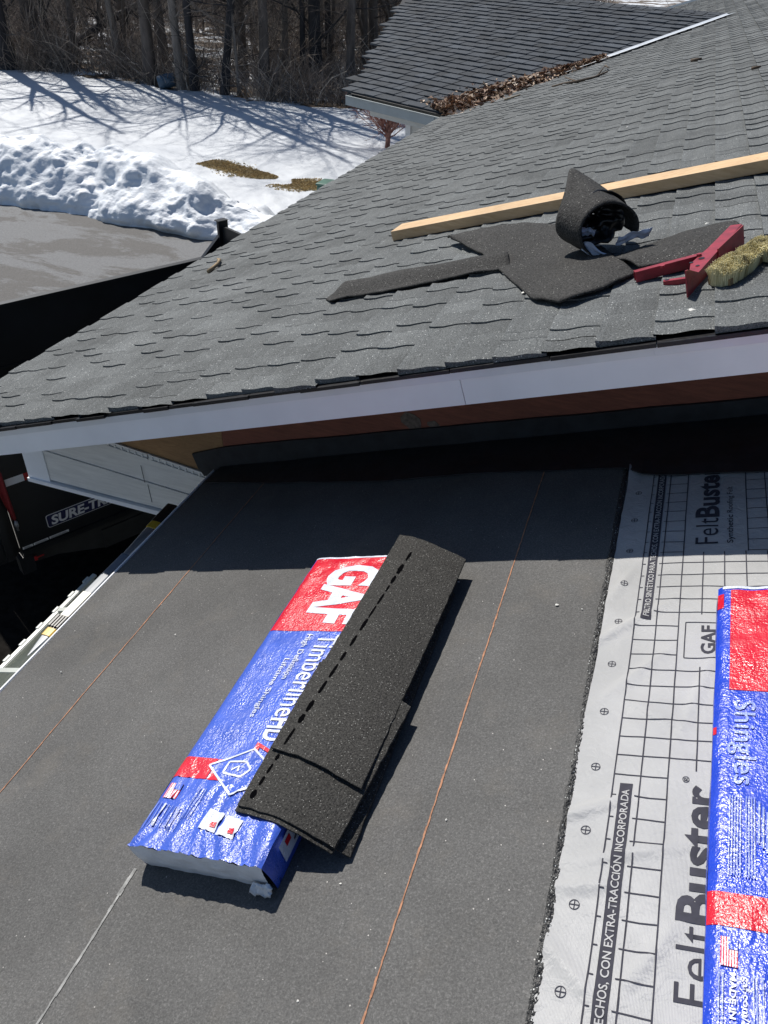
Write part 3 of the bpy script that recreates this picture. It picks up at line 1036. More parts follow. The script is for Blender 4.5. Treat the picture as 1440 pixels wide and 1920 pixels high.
def ap_y(s):
    for (sa, ya), (sb, yb) in zip(line, line[1:]):
        if s <= sb:
            return ya + (yb - ya) * max(0, (s - sa)) / (sb - sa)
    return line[-1][1]
def apron(u, v):
    s = u; y0 = ap_y(s) + 0.004 * nz(s, 1, 2, 9)
    y = y0 + (2.487 - y0) * v
    h = 0.013 + 0.004 * nz(s, y, 3, 5) + 0.010 * max(0, 1 - abs(s - 0.15) / 0.07) * (1 - v)
    return T1 @ Vector((s, y, h)), N1
mb.shell(apron, lin(line[0][0], 3.1, 90), lin(0, 1, 10), 0.004)
mb.build('membrane', M['membrane'], house)

# white beam and siding over the open bay
mb = MB()
xl, xm, xr = gable(52, 868)[0], gable(90, 868)[0], -1.15
zb = gable(200, 924)[1]
gprism(mb, [(xm + 0.001, zb + 0.004), (xr, zb - 0.012), (xr, 2.245), (xm + 0.001, 2.343)], YG - 0.012, YG + 0.003)
gprism(mb, [(xm + 0.001, 2.3445), (xr, 2.2465), (xr, 2.372), (xm + 0.001, 2.535)], YG - 0.004, YG + 0.003)
for x in (-1.985, -1.975):
    pass
sid = mb.build('siding', M['white_dirty'], house)
mb = MB()
for a, b in ((-2.18, -1.965), (-1.948, -1.60)):
    za = 2.462 - 0.11 * (a + 2.06); zc = 2.462 - 0.11 * (b + 2.06)
    gprism(mb, [(a, za - 0.016), (b, zc - 0.016), (b, zc - 0.010), (a, za - 0.010)], YG - 0.012, YG - 0.0045)
    gprism(mb, [(a, za + 0.010), (b, zc + 0.010), (b, zc + 0.016), (a, za + 0.016)], YG - 0.010, YG - 0.0045)
    n = int((b - a) / 0.032)
    for i in range(n + 1):
        x = a + (b - a) * i / n; z = za + (zc - za) * i / n
        gprism(mb, [(x, z - 0.010), (min(b, x + 0.010), z - 0.011), (min(b, x + 0.010), z + 0.0095), (x, z + 0.0105)], YG - 0.0095, YG - 0.0045)
mb.build('nailing_flange', M['white_dirty'], sid)
mb = MB()
for x, z0, z1 in ((-2.005, 2.30, 2.395), (-1.985, 2.19, 2.292)):
    gprism(mb, [(x, z0), (x + 0.003, z0), (x - 0.002, z1), (x - 0.005, z1)], YG - 0.0135, YG - 0.0122)
mb.build('seam', M['ink'], sid)
mb = MB()
gprism(mb, [(xl, zb - 0.004), (xm, zb - 0.006), (xm, 2.60), (xl - 0.0, 2.60)], YG - 0.018, YG + 0.003)
mb.build('corner_trim', M['white_paint'], house)
mb = MB()
gprism(mb, [(xl, zb - 0.026), (xr, zb - 0.044), (xr, zb - 0.013), (xl, zb - 0.005)], YG - 0.030, YG + 0.003)
mb.build('drip_cap', M['white_paint'], house)
mb = MB()
mb.box((xl + 0.02, YG + 0.024, zb - 0.02), (3.2, YG + 0.12, zb + 0.16))
mb.build('beam', M['white_dirty'], house)
mb = MB()
px0 = gable(297, 965)[0]
mb.bevel_box((px0, YG + 0.02, 0), (px0 + 0.085, YG + 0.105, zb - 0.030), r=0.006)
mb.box((px0 - 0.006, YG + 0.012, zb - 0.13), (px0 + 0.091, YG + 0.018, zb - 0.05))
gprism(mb, [(px0 + 0.088, zb - 0.05), (px0 + 0.15, zb - 0.05), (px0 + 0.088, zb - 0.14)], YG + 0.04, YG + 0.05)
mb.build('post', M['white_paint'], house)
mb = MB()
mb.box((0.7, 2.7, 0), (0.85, 22, 3.1))  # unseen wall, added to block light so the open bay stays dark
for y in (6.2, 10.0):
    mb.bevel_box((-2.66, y, 0), (-2.54, y + 0.12, 2.55), r=0.006)
mb.build('wall', M['house_white'], house)

# leaf-choked valley between the roofs: bright metal strip
vd = N2.cross(NW).normalized()
if vd.z < 0: vd = -vd
def valley(t):          # t metres below the top
    return WV - vd * t
va = (T2.inverted() @ valley(0)).xy
mb = MB()
prev = None
inw = Vector((wing_p.x, wing_p.y, 0)).normalized()
for i in range(24):
    t = 0.05 + i * 0.125
    c = valley(t)
    w = 0.11 + 0.03 * nz(t, 2, 1, 2.0)
    a = c + Vector((0.8, -0.6, 0)) * w; a.z = z_roof2(a.x) + 0.034
    b = c + Vector((-0.6, 0.8, 0)) * 0.05; b.z = z_wing(b.x, b.y) + 0.036
    c = Vector((c.x, c.y, c.z + 0.032))
    cur = [a, c, b]
    if prev:
        mb.add(prev + cur, [(0, 1, 4, 3), (1, 2, 5, 4)])
    prev = cur
mb.build('valley_flashing', M['valley'], house)

# ------------------------------------------------------------------ the wing
wing = empty('house_wing', (WG2.x, WG2.y, 0))
tag(wing, 'house wing with a dark shingled roof, grey gutter and white wall at the far end', 'house wing')
rk = TW.inverted() @ hit(752, 0, NW, WG1)
def keep_wing(a, b):
    p = TW @ Vector((a, b, 0))
    return a > rk.x / rk.y * b - 0.02 and z_wing(p.x, p.y) > z_roof2(p.x) - 0.02
mb = MB()
b0 = 0.13
shingles(mb, lambda a, b, h: TW @ Vector((a, b, h)), -3.0, 7.5, b0, wing_ridge_v - 0.02, 0.165, 7, keep_wing, tabw=(0.15, 0.33), hi=0.006, butt=0.014, wig=0.0, wave=0.006, gap=0.014)
# the slope behind the ridge
ra = TW @ Vector((rk.x / rk.y * wing_ridge_v, wing_ridge_v, 0.0)); rbv = TW @ Vector(((TW.inverted() @ WV).x, wing_ridge_v, 0.0))
bk = inw * 4.2 + Vector((0, 0, -1.0))
mb.add([ra, rbv, rbv + bk, ra + bk], [(0, 1, 2, 3)])
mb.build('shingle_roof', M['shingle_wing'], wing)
mb = MB()
k = 0.0; L = (rbv - ra).length; du = (rbv - ra).normalized()
while k < L:
    w = 0.22
    p = ra + du * k + Vector((0, 0, 0.012)); q = ra + du * min(L, k + w) + Vector((0, 0, 0.020))
    for sgn, dz in ((-1, -0.045), (1, -0.045)):
        off = inw * (0.14 * sgn) + Vector((0, 0, dz + 0.01))
        mb.add([p, q, q + off, p + off], [(0, 1, 2, 3)], 0, 0.3 + 0.4 * ((k * 7.3) % 1))
    k += 0.2
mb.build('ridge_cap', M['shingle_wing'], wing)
mb = MB()
far_e = TW.inverted() @ WV
dk = [(-0.02, 0.10), ((TW.inverted() @ WG2).x + 0.25, 0.10), (far_e.x + 0.1, wing_ridge_v), (rk.x / rk.y * wing_ridge_v + 0.02, wing_ridge_v)]
mb.prism(dk, TW, -0.06, -0.004)
mb.build('roof_deck', M['tar'], wing)
FW = Matrix.Identity(4)
for i in range(3):
    FW[i][0], FW[i][1], FW[i][2], FW[i][3] = wu[i], inw[i], (0, 0, 1)[i], WG1[i]
LG = (WG2 - WG1).length
mb = MB()
mb.box((-0.02, 0.0, -0.105), (LG + 0.02, 0.006, 0.0), FW)
mb.box((-0.02, 0.0, -0.112), (LG + 0.02, 0.115, -0.105), FW)
mb.box((-0.02, 0.115, -0.112), (LG + 0.02, 0.121, 0.0), FW)
mb.box((-0.026, -0.002, -0.112), (-0.02, 0.121, 0.003), FW)
mb.box((LG - 0.11, -0.012, -0.118), (LG - 0.095, 0.0, 0.0), FW)
mb.box((-0.02, -0.012, 0.0), (LG + 0.02, 0.010, 0.008), FW)
mb.build('gutter', M['grey_gutter'], wing)
mb = MB()
def wing_a(px, py, off):
    p = hit(px, py, inw, WG1 + inw * off)
    q = FW.inverted() @ p
    return q
s0 = wing_a(702, 203, 0.20)
mb.box((s0.x, 0.123, -0.20), (LG + 0.6, 0.42, -0.118), FW)
mb.build('soffit', M['white_dirty'], wing)
c0 = wing_a(760, 235, 0.40)
mb = MB()
mb.box((c0.x + 0.10, 0.425, -WG1.z), (LG + 1.5, 0.55, -0.10), FW)
wl = mb.build('wall', M['white_dirty'], wing)
mb = MB()
for i, x in enumerate((c0.x + 0.34, c0.x + 0.62)):
    mb.box((x, 0.4215, -WG1.z), (x + 0.006, 0.4235, -0.205), FW)
mb.build('panel_joint', M['ink'], wl)
mb = MB()
mb.box((c0.x, 0.405, -WG1.z), (c0.x + 0.098, 0.56, -0.201), FW)
mb.build('corner_board', M['white_paint'], wing)

# leaves heaped in the valley
mb = MB(); rr = rnd(31)
VL = (WV - WG2).length
vpts = [valley(VL * q) for q in (0.985, 0.90, 0.78, 0.65, 0.55, 0.46)]
wid = [0.26, 0.28, 0.24, 0.16, 0.10, 0.06]
cnt = 0
while cnt < 5200:
    u = rr.random() ** 1.35 * 4.999
    i = int(u); f = u - i
    c = vpts[i].lerp(vpts[i + 1], f); w = wid[i] * (1 - f) + wid[i + 1] * f
    q = rr.gauss(0, 0.5) if rr.random() < 0.93 else rr.uniform(-2.2, 2.2)
    p = c + Vector((0.66, -0.75, 0)) * (q * w - 0.55 * w)
    zz = max(z_roof2(p.x), z_wing(p.x, p.y))
    p.z = zz + 0.012 + max(0, (0.085 - 0.08 * q * q)) * rr.random() * (0.3 + w * 2)
    r_ = rr.choice((0.012, 0.02, 0.03, 0.05)) * rr.uniform(0.8, 1.2)
    a = rr.uniform(0, 6.28)
    d = Vector((math.cos(a), math.sin(a), rr.uniform(-0.5, 0.5))) * r_
    e = Vector((-math.sin(a), math.cos(a), rr.uniform(-0.6, 0.6))) * r_ * 0.6
    up = Vector((0, 0, r_ * rr.uniform(0.1, 0.7)))
    mb.add([p - d, p - e + up, p + d, p + e + up], [(0, 1, 2), (0, 2, 3)], 0, rr.random())
    cnt += 1
tag(mb.build('dead_leaves', M['leaf']), 'heap of dry brown leaves clogging the roof valley', 'leaves', kind='stuff')

# ------------------------------------------------------------------ the low roof in the foreground
low_house = empty('low_roof_house', (T1 @ Vector((-1.695, 0.6, 0))).xy.to_3d())
tag(low_house, 'low house section whose roof is covered in black underlayment with orange chalk lines', 'house')
LAP = -0.79
mb = MB()
def under(s, y, h):
    return T1 @ Vector((s, y, h + 0.0034 * nz(s, y, 1.0, 2.3) + 0.0013 * nz(s, y, 6.0, 7.0)))
mb.grid(lambda s, y: under(s, y, 0.0), lin(-1.697, LAP + 0.05, 26), lin(-2.5, 2.485, 90))
mb.grid(lambda s, y: under(s + 0.0035 * nz(s, y, 5, 3.0), y, 0.0035), lin(LAP, 0.14, 30), lin(-2.5, 2.485, 90))
mb.grid(lambda y, h: under(LAP + 0.0035 * nz(LAP, y, 5, 3.0), y, h), lin(-2.5, 2.485, 90), [-0.001, 0.0035])
mb.grid(lambda s, y: under(s, y, -0.001), lin(0.14, 3.5, 30), lin(-2.5, 2.485, 40))
ul = mb.build('underlayment', M['underlay'], low_house, smooth=True)
mb = MB()
mb.prism([(-1.69, -2.5), (3.5, -2.5), (3.5, 2.48), (-1.69, 2.48)], T1, -0.04, -0.008)
mb.build('roof_deck', M['plywood'], low_house)
# chalk lines snapped along the roof
def chalk(s, y0, y1, w, m, seed, gap=0.0):
    mb = MB(); rr = rnd(seed)
    y = y0
    while y < y1:
        l = rr.uniform(0.008, 0.03)
        if rr.random() > gap:
            ww = w * rr.uniform(0.5, 1.1); o = rr.uniform(-0.0006, 0.0006)
            mb.add([under(s + o - ww / 2, y, 0.0052 if s > LAP else 0.0018), under(s + o + ww / 2, y, 0.0052 if s > LAP else 0.0018),
                    under(s + o + ww / 2, y + l, 0.0052 if s > LAP else 0.0018), under(s + o - ww / 2, y + l, 0.0052 if s > LAP else 0.0018)], [(0, 1, 2, 3)])
        y += l
    return mb.build('chalk_line', m, ul)
chalk(-1.351, -1.0, 2.40, 0.0040, M['chalk'], 1)
chalk(-0.168, -1.0, 2.26, 0.0042, M['chalk'], 2)
chalk(LAP + 0.002, 0.565, 0.66, 0.010, M['chalk_white'], 3, 0.0)
chalk(LAP + 0.003, -1.0, 0.565, 0.0065, M['chalk_white'], 4, 0.10)
# rough black edge where the underlayment stops
mb = MB(); rr = rnd(6)
def seal(u, y):
    k = math.sin(math.pi * u)
    e = 0.006 * nz(y, u, 2, 16)
    return T1 @ Vector((0.091 + 0.020 * u + e * (1 - u), y, 0.002 + k * (0.002 + 0.004 * max(0, noise.noise(Vector((u * 4, y * 130, 1)))) + 0.0035 * rr.random())))
mb.grid(seal, lin(0, 1, 9), lin(-1.0, 2.25, 900))
M['seal_edge'] = granules('tar_granule_edge', (0.006, 0.006, 0.006), (0.045, 0.045, 0.044), (0.6, 0.62, 0.6), grain=260, speck_cut=0.80, speck_scale=230, tone_amt=0.1, rough=0.45, bump_s=0.9, sheen_spec=0.6)
mb.build('sealed_edge', M['seal_edge'], low_house)
mb = MB()
mb.box((-1.707, -2.5, -0.028), (-1.700, 2.478, 0.0035), T1)
mb.box((-1.700, -2.5, -0.006), (-1.66, 2.478, -0.0025), T1)
mb.build('drip_edge', M['white_paint'], low_house)
E1 = T1 @ Vector((-1.695, 0, 0))
mb = MB()
mb.box((E1.x + 0.004, -2.5, E1.z - 0.19), (E1.x + 0.024, 2.48, E1.z - 0.012))
mb.build('eave_board', M['white_paint'], low_house)
mb = MB()
mb.box((-1.25, -2.4, 0), (3.0, 2.46, 2.28))
mb.box((E1.x + 0.026, -2.5, E1.z - 0.16), (-1.25, 2.46, E1.z - 0.14))
mb.build('wall', M['house_white'], low_house)
# gutter hung along the eave
GX0, GX1, GT, GB = E1.x - 0.012, -1.785, 2.352, 2.262
def gut(mb, y0, y1, prof, th=0.0025):
    for (xa, za), (xb, zb_) in zip(prof, prof[1:]):
        d = Vector((xb - xa, 0, zb_ - za)).normalized(); n = Vector((-d.z, 0, d.x)) * th
        a, b = Vector((xa, y0, za)), Vector((xb, y0, zb_)); l = Vector((0, y1 - y0, 0))
        mb.add([a, b, b + l, a + l, a + n, b + n, b + n + l, a + n + l], [(0, 1, 2, 3), (7, 6, 5, 4), (0, 4, 5, 1), (3, 2, 6, 7), (1, 5, 6, 2), (0, 3, 7, 4)])
mb = MB()
gut(mb, -2.5, 1.805, [(GX0, GT + 0.08), (GX0, GB), (GX1 + 0.022, GB), (GX1 + 0.010, GB + 0.04), (GX1, GB + 0.055), (GX1, GT), (GX1 + 0.014, GT), (GX1 + 0.014, GT - 0.007)])
gutter = mb.build('gutter', M['gutter'], low_house)
for y in (1.765, 1.675, 1.585, 1.495, 1.405, 1.325, 1.25):
    mb = MB()
    mb.bevel_box((GX1 - 0.008, y - 0.016, GT - 0.010), (GX1 + 0.003, y + 0.016, GT + 0.005), r=0.002)
    mb.build('clip', M['gutter'], gutter)
mb = MB()
for y in (1.262, 1.58):
    mb = MB()
    q0, q1 = Vector((GX1 + 0.004, y, GT - 0.004)), Vector((GX0 - 0.002, y, GT + 0.060))
    wv = Vector((0, 0.020, 0)); hv = Vector((0, 0, 0.006))
    mb.add([q0, q1, q1 + wv, q0 + wv, q0 + hv, q1 + hv, q1 + wv + hv, q0 + wv + hv], [(0, 1, 2, 3), (4, 5, 6, 7), (0, 1, 5, 4), (2, 3, 7, 6), (0, 3, 7, 4), (1, 2, 6, 5)])
    mb.build('hanger', M['gutter'], gutter)

# a pole lying along the eave
pole = empty('pole', (-1.66, 1.75, GT))
PX, PZ = -1.652, 2.445
def seg(name, y0, y1, w0, w1, h0, h1, m, dz=0.0, dx=0.0):
    mb = MB()
    vs = []
    for y, w, h in ((y0, w0, h0), (y1, w1, h1)):
        for k in range(12):
            t = 2 * math.pi * k / 12
            c, s_ = math.cos(t), math.sin(t)
            c = math.copysign(abs(c) ** 0.5, c); s_ = math.copysign(abs(s_) ** 0.5, s_)
            vs.append(Vector((PX + dx + c * w / 2, y, PZ + dz + s_ * h / 2)))
    mb.add(vs, [(k, (k+1) % 12, 12 + (k+1) % 12, 12 + k) for k in range(12)] + [tuple(range(11, -1, -1)), tuple(range(12, 24))])
    return mb.build(name, m, pole, smooth=False)
seg('tip', 1.30, 1.392, 0.004, 0.034, 0.004, 0.016, M['plastic_grey'])
seg('collar', 1.392, 1.428, 0.038, 0.040, 0.022, 0.024, M['plastic_yellow'])
gb = seg('grip', 1.428, 1.488, 0.044, 0.046, 0.026, 0.028, M['plastic_black'])
mb = MB()
for k in range(4):
    mb.box((PX - 0.018 + k * 0.011, 1.431, PZ + 0.0135), (PX - 0.012 + k * 0.011, 1.486, PZ + 0.0185))
mb.build('grip_rib', M['plastic_black'], gb)
br = seg('bar', 1.488, 1.86, 0.040, 0.036, 0.020, 0.018, M['plastic_grey'])
mb = MB(); mb.box((PX - 0.0165, 1.492, PZ + 0.0106), (PX + 0.0165, 1.622, PZ + 0.0116))
st = mb.build('sticker', M['sticker'], br)
mb = MB(); rr = rnd(2)
for k in range(7):
    mb.box((PX - 0.013 + k * 0.004, 1.50, PZ + 0.0119), (PX - 0.0115 + k * 0.004, 1.50 + rr.uniform(0.07, 0.112), PZ + 0.0122))
mb.build('small_print', M['silver'], st)
seg('shaft', 1.86, 2.035, 0.030, 0.044, 0.014, 0.024, M['alu'])
seg('collar', 2.035, 2.075, 0.048, 0.050, 0.030, 0.032, M['plastic_yellow'])
seg('grip', 2.075, 2.20, 0.052, 0.056, 0.034, 0.036, M['plastic_black'])
tag(pole, 'grey pole with black and yellow grips and a white label lying along the gutter', 'pole')

# ------------------------------------------------------------------ dump trailer on the driveway
taz = math.radians(29.0)
tu = Vector((math.sin(taz), math.cos(taz), 0)); tw_ = Vector((-tu.y, tu.x, 0))
FT = Matrix.Identity(4)
for i in range(3):
    FT[i][0], FT[i][1], FT[i][2] = tu[i], tw_[i], (0, 0, 1)[i]
trailer = empty('dump_trailer', FT @ Vector((2.5, 5.8, 0)))
tag(trailer, 'black dump trailer parked on the driveway below the eave', 'trailer')
T0, T9, W0, W9, ZB, ZT = 0.975, 4.0, 4.83, 6.77, 0.79, 1.85
mb = MB()
mb.box((T0, W0, ZB), (T9, W0 + 0.03, ZT), FT)
mb.box((T0, W0 - 0.012, ZT - 0.001), (T9, W0 + 0.05, ZT + 0.06), FT)
mb.box((T0, W0 - 0.018, ZB - 0.03), (T9, W0 + 0.012, ZB + 0.012), FT)
for t in (1.9, 2.6, 3.3):
    mb.box((t, W0 - 0.05, ZB + 0.012), (t + 0.07, W0 - 0.001, ZT - 0.01), FT)
side = mb.build('side_panel', M['black_paint'], trailer)
mb = MB()
mb.box((T0, W9 - 0.03, ZB), (T9, W9, ZT - 0.025), FT)
mb.box((T0, W9 - 0.05, ZT - 0.0245), (T9, W9 + 0.012, ZT), FT)
mb.box((T0, W9 - 0.04, 1.28), (T9, W9 - 0.0305, 1.31), FT)
mb.build('side_panel', M['black_paint'], trailer)
mb = MB()
FP = FT @ Matrix(((1, 0, 0, 0), (0, 0, -1, 0), (0, 1, 0, 0), (0, 0, 0, 1)))     # (t, z, -w)
mb.prism([(3.74, ZT + 0.001), (4.03, ZT + 0.001), (4.03, 2.16), (3.95, 2.16), (3.95, 2.03)], FP, -W9 - 0.006, -W9 + 0.035)
mb.box((3.935, W9 - 0.055, ZT + 0.002), (4.04, W9 - 0.036, 2.165), FT)
mb.box((3.93, W9 - 0.06, 2.1655), (4.045, W9 + 0.015, 2.172), FT)
mb.build('stake', M['black_paint'], trailer)
mb = MB()
mb.box((T9 - 0.03, W0 + 0.031, ZB), (T9, W9 - 0.031, 2.12), FT)
mb.build('front_panel', M['black_paint'], trailer)
mb = MB()
mb.box((T0 - 0.035, W0 + 0.02, ZB), (T0 - 0.005, W9 - 0.02, ZT - 0.05), FT)
mb.box((T0 - 0.04, W0 - 0.02, ZB - 0.18), (T0 + 0.06, W0 + 0.06, ZB - 0.032), FT)
mb.box((T0 - 0.055, W0 - 0.015, ZB - 0.0), (T0 - 0.036, W0 + 0.045, ZT), FT)
mb.box((T0 - 1.25, W0 - 0.045, ZB), (T0 - 0.06, W0 - 0.016, ZT - 0.03), FT)  # open door panel, a guess, added to help shade the ground here
for t in (T0 - 1.25, T0 - 0.66, T0 - 0.12):
    mb.box((t, W0 - 0.075, ZB + 0.02), (t + 0.05, W0 - 0.0455, ZT - 0.05), FT)
gate = mb.build('tailgate_and_added_door', M['black_paint'], trailer)
mb = MB()
mb.box((T0, W0 + 0.031, ZB - 0.02), (T9 - 0.031, W9 - 0.031, ZB + 0.02), FT)
mb.build('floor', M['frame_paint'], trailer)
mb = MB()
mb.prism([(1.02, ZB - 0.032), (T9, ZB - 0.032), (T9, 0.50), (1.56, 0.525), (1.22, 0.64), (1.04, 0.66)], FP, -W0 - 0.05, -W0 - 0.015)
mb.prism([(1.02, ZB - 0.032), (T9, ZB - 0.032), (T9, 0.50), (1.56, 0.525), (1.22, 0.64), (1.04, 0.66)], FP, -W9 + 0.015, -W9 + 0.05)
mb.box((1.56, W0 + 0.0, 0.53), (T9, W0 + 0.014, 0.70), FT)
for t in (1.3, 2.2, 3.1):
    mb.box((t, W0 + 0.051, 0.6), (t + 0.08, W9 - 0.051, ZB - 0.021), FT)
mb.box((T9 + 0.002, 5.70, 0.55), (T9 + 1.1, 5.90, 0.68), FT)
mb.build('frame', M['frame_paint'], trailer)
for t in (2.3, 3.05):
    for w in (W0 + 0.18, W9 - 0.38):
        c = FT @ Vector((t, w, 0.34))
        mb = MB()
        prof = [(0.20, 0.0), (0.30, -0.005), (0.335, 0.03), (0.34, 0.10), (0.335, 0.17), (0.30, 0.205), (0.20, 0.20)]
        vs, n = [], 28
        for r_, x in prof:
            for k in range(n):
                a = 2 * math.pi * k / n
                vs.append(FT @ Vector((t + r_ * math.cos(a), w + x, 0.34 + r_ * math.sin(a))))
        mb.add(vs, [(i*n+k, i*n+(k+1) % n, (i+1)*n+(k+1) % n, (i+1)*n+k) for i in range(len(prof)-1) for k in range(n)])
        wh = mb.build('wheel', M['tyre'], trailer, smooth=True)
        mb = MB()
        mb.tube([FT @ Vector((t, w + 0.03, 0.34)), FT @ Vector((t, w + 0.17, 0.34))], 0.20, 20)
        mb.build('rim', M['steel'], wh)
# reflective tape, decal and small stickers on the near side
def near(t, z, out=0.0015):
    return FT @ Vector((t, W0 - out, z))
def patch(mb, t0, t1, z0, z1, out=0.0015, mi=0):
    mb.add([near(t0, z0, out), near(t1, z0, out), near(t1, z1, out), near(t0, z1, out)], [(0, 1, 2, 3)], mi)
mb = MB()
for i, t in enumerate((1.005, 1.332, 1.66, 1.99)):
    patch(mb, t, t + 0.125, 1.352, 1.408, 0.0015, 0)
    patch(mb, t + 0.126, t + 0.326, 1.352, 1.408, 0.0015, 1)
mb.build('reflective_tape', [M['silver'], M['tape_red']], side)
mb = MB()
def rrect(t0, t1, z0, z1, r, n=6):
    out = []
    for cx, cz, a0 in ((t1 - r, z1 - r, 0), (t0 + r, z1 - r, 90), (t0 + r, z0 + r, 180), (t1 - r, z0 + r, 270)):
        for k in range(n + 1):
            a = math.radians(a0 + 90 * k / n)
            out.append((cx + r * math.cos(a), cz + r * math.sin(a)))
    return out
p1 = rrect(1.192, 1.885, 0.906, 1.016, 0.018); p2 = rrect(1.197, 1.880, 0.911, 1.011, 0.015)
mb.add([near(a, b, 0.0015) for a, b in p1], [tuple(range(len(p1)))], 1)
mb.add([near(a, b, 0.0030) for a, b in p2], [tuple(range(len(p2)))], 0)
put_text(mb, "SURE-TRAC", lambda a, b: near(1.222 + a, 0.926 + b, 0.0045), 0.57, 0.072, 1, bold=0.035, cell=0.5, shear=0.15)
mb.build('decal', [M['navy'], M['silver']], side)
mb = MB()
for t0, t1 in ((0.985, 1.058), (1.064, 1.172), (1.180, 1.325)):
    patch(mb, t0, t1, 0.812, 0.832)
    patch(mb, t0 + 0.01, t1 - 0.01, 0.8155, 0.819, 0.003, 1)
    patch(mb, t0 + 0.01, t1 - 0.02, 0.8235, 0.8265, 0.003, 1)
mb.build('sticker', [M['silver'], M['ink']], side)
mb = MB()
mb.box((1.035, W0 - 0.03, 0.700), (1.055, W0 - 0.021, 0.735), FT)
mb.box((1.056, W0 - 0.03, 0.717), (1.105, W0 - 0.021, 0.724), FT)
mb.build('marker_light', M['tape_red'], gate)
# red strap hanging over the corner
strap = empty('strap', near(0.97, 0.0, 0.05))
mb = MB(); rr = rnd(3)
def strapf(u, v):
    w = 0.075 - 0.045 * v
    t = 0.955 + 0.030 * v + (u - 0.5) * w
    return FT @ Vector((t, W0 - 0.035 - 0.012 * math.sin(u * 9 + v * 3) - 0.012 * math.sin(3 * v), 1.50 - 0.40 * v)), -tw_
mb.shell(strapf, lin(0, 1, 14), lin(0, 1, 14), 0.004)
mb.build('webbing', M['strap'], strap, smooth=True)
mb = MB()
mb.tube([near(0.982, 1.095, 0.045), near(0.976, 1.06, 0.045), near(0.984, 1.03, 0.045), near(0.994, 1.05, 0.045), near(0.992, 1.09, 0.045)], 0.006, 6)
mb.tube([near(0.984, 1.10, 0.045), near(0.985, 1.015, 0.045)], 0.008, 6)
mb.build('hook', M['steel'], strap, smooth=True)
tag(strap, 'red webbing strap with a metal hook hanging at the corner of the black trailer', 'strap')

# ------------------------------------------------------------------ grey felt sheet with printing
def felt_h(s, y):
    h = 0.0050 + 0.0030 * nz(s, y, 2.0, 5.0) + 0.0018 * nz(s, y, 8.0, 13.0)
    for (cs, cy, ang, ln, am) in ((0.155, 1.45, 0.75, 0.13, 0.006), (0.13, 0.93, 0.5, 0.10, 0.005), (0.15, 0.63, -0.7, 0.08, 0.0045), (0.20, 1.30, 0.9, 0.10, 0.0035), (0.14, 1.62, 1.2, 0.07, 0.004), (0.24, 0.86, 0.3, 0.12, 0.0035), (0.15, 0.78, 0.2, 0.06, 0.004), (0.24, 1.19, -0.5, 0.09, 0.003), (0.27, 0.68, 1.0, 0.1, 0.003), (0.33, 1.25, 1.3, 0.12, 0.003)):
        dx, dy = s - cs, y - cy
        u = dx * math.cos(ang) + dy * math.sin(ang); v = -dx * math.sin(ang) + dy * math.cos(ang)
        h += 1.7 * am * math.exp(-(v / 0.012) ** 2 - (u / ln) ** 2)
    e = max(0, 1 - (s - 0.105) / 0.05)
    h += 0.020 * e * math.exp(-((y - 2.20) / 0.05) ** 2) * (s < 0.155)
    return max(0.0025, h)
def felt_s(v, y):
    return v + 0.0078 * (y - 1.1)
def fp(v, y, d=0.0012):
    s = felt_s(v, y)
    return T1 @ Vector((s, y, felt_h(s, y) + d))
mb = MB()
vs_ = lin(0.105, 0.55, 60) + lin(0.60, 1.325, 16)
def felt_edge(v, y):
    k = max(0, 1 - (v - 0.105) / 0.03)
    return v + k * (0.004 * nz(y, 4.0, 1.0, 4.0) + 0.0015 * nz(y, 2.0, 1.0, 30.0))
mb.grid(lambda v, y: fp(felt_edge(v, y), y, 0.0), vs_, lin(-1.2, 2.23, 350))
FI = 1
def hbar(y, v0, v1, w=0.0022):
    n = max(2, int((v1 - v0) / 0.012) + 1)
    mb.grid(lambda a, b: fp(a, y + b + 0.0012 * nz(a * 30, y * 30, 3), 0.0012), lin(v0, v1, n), [-w / 2, w / 2], FI)
def vbar(v, y0, y1, w=0.0026):
    n = max(2, int((y1 - y0) / 0.02) + 1)
    mb.grid(lambda a, b: fp(v + a + 0.0006 * nz(v * 30, b * 14, 3), b, 0.0012), [-w / 2, w / 2], lin(y0, y1, n), FI)
PER = 1.172
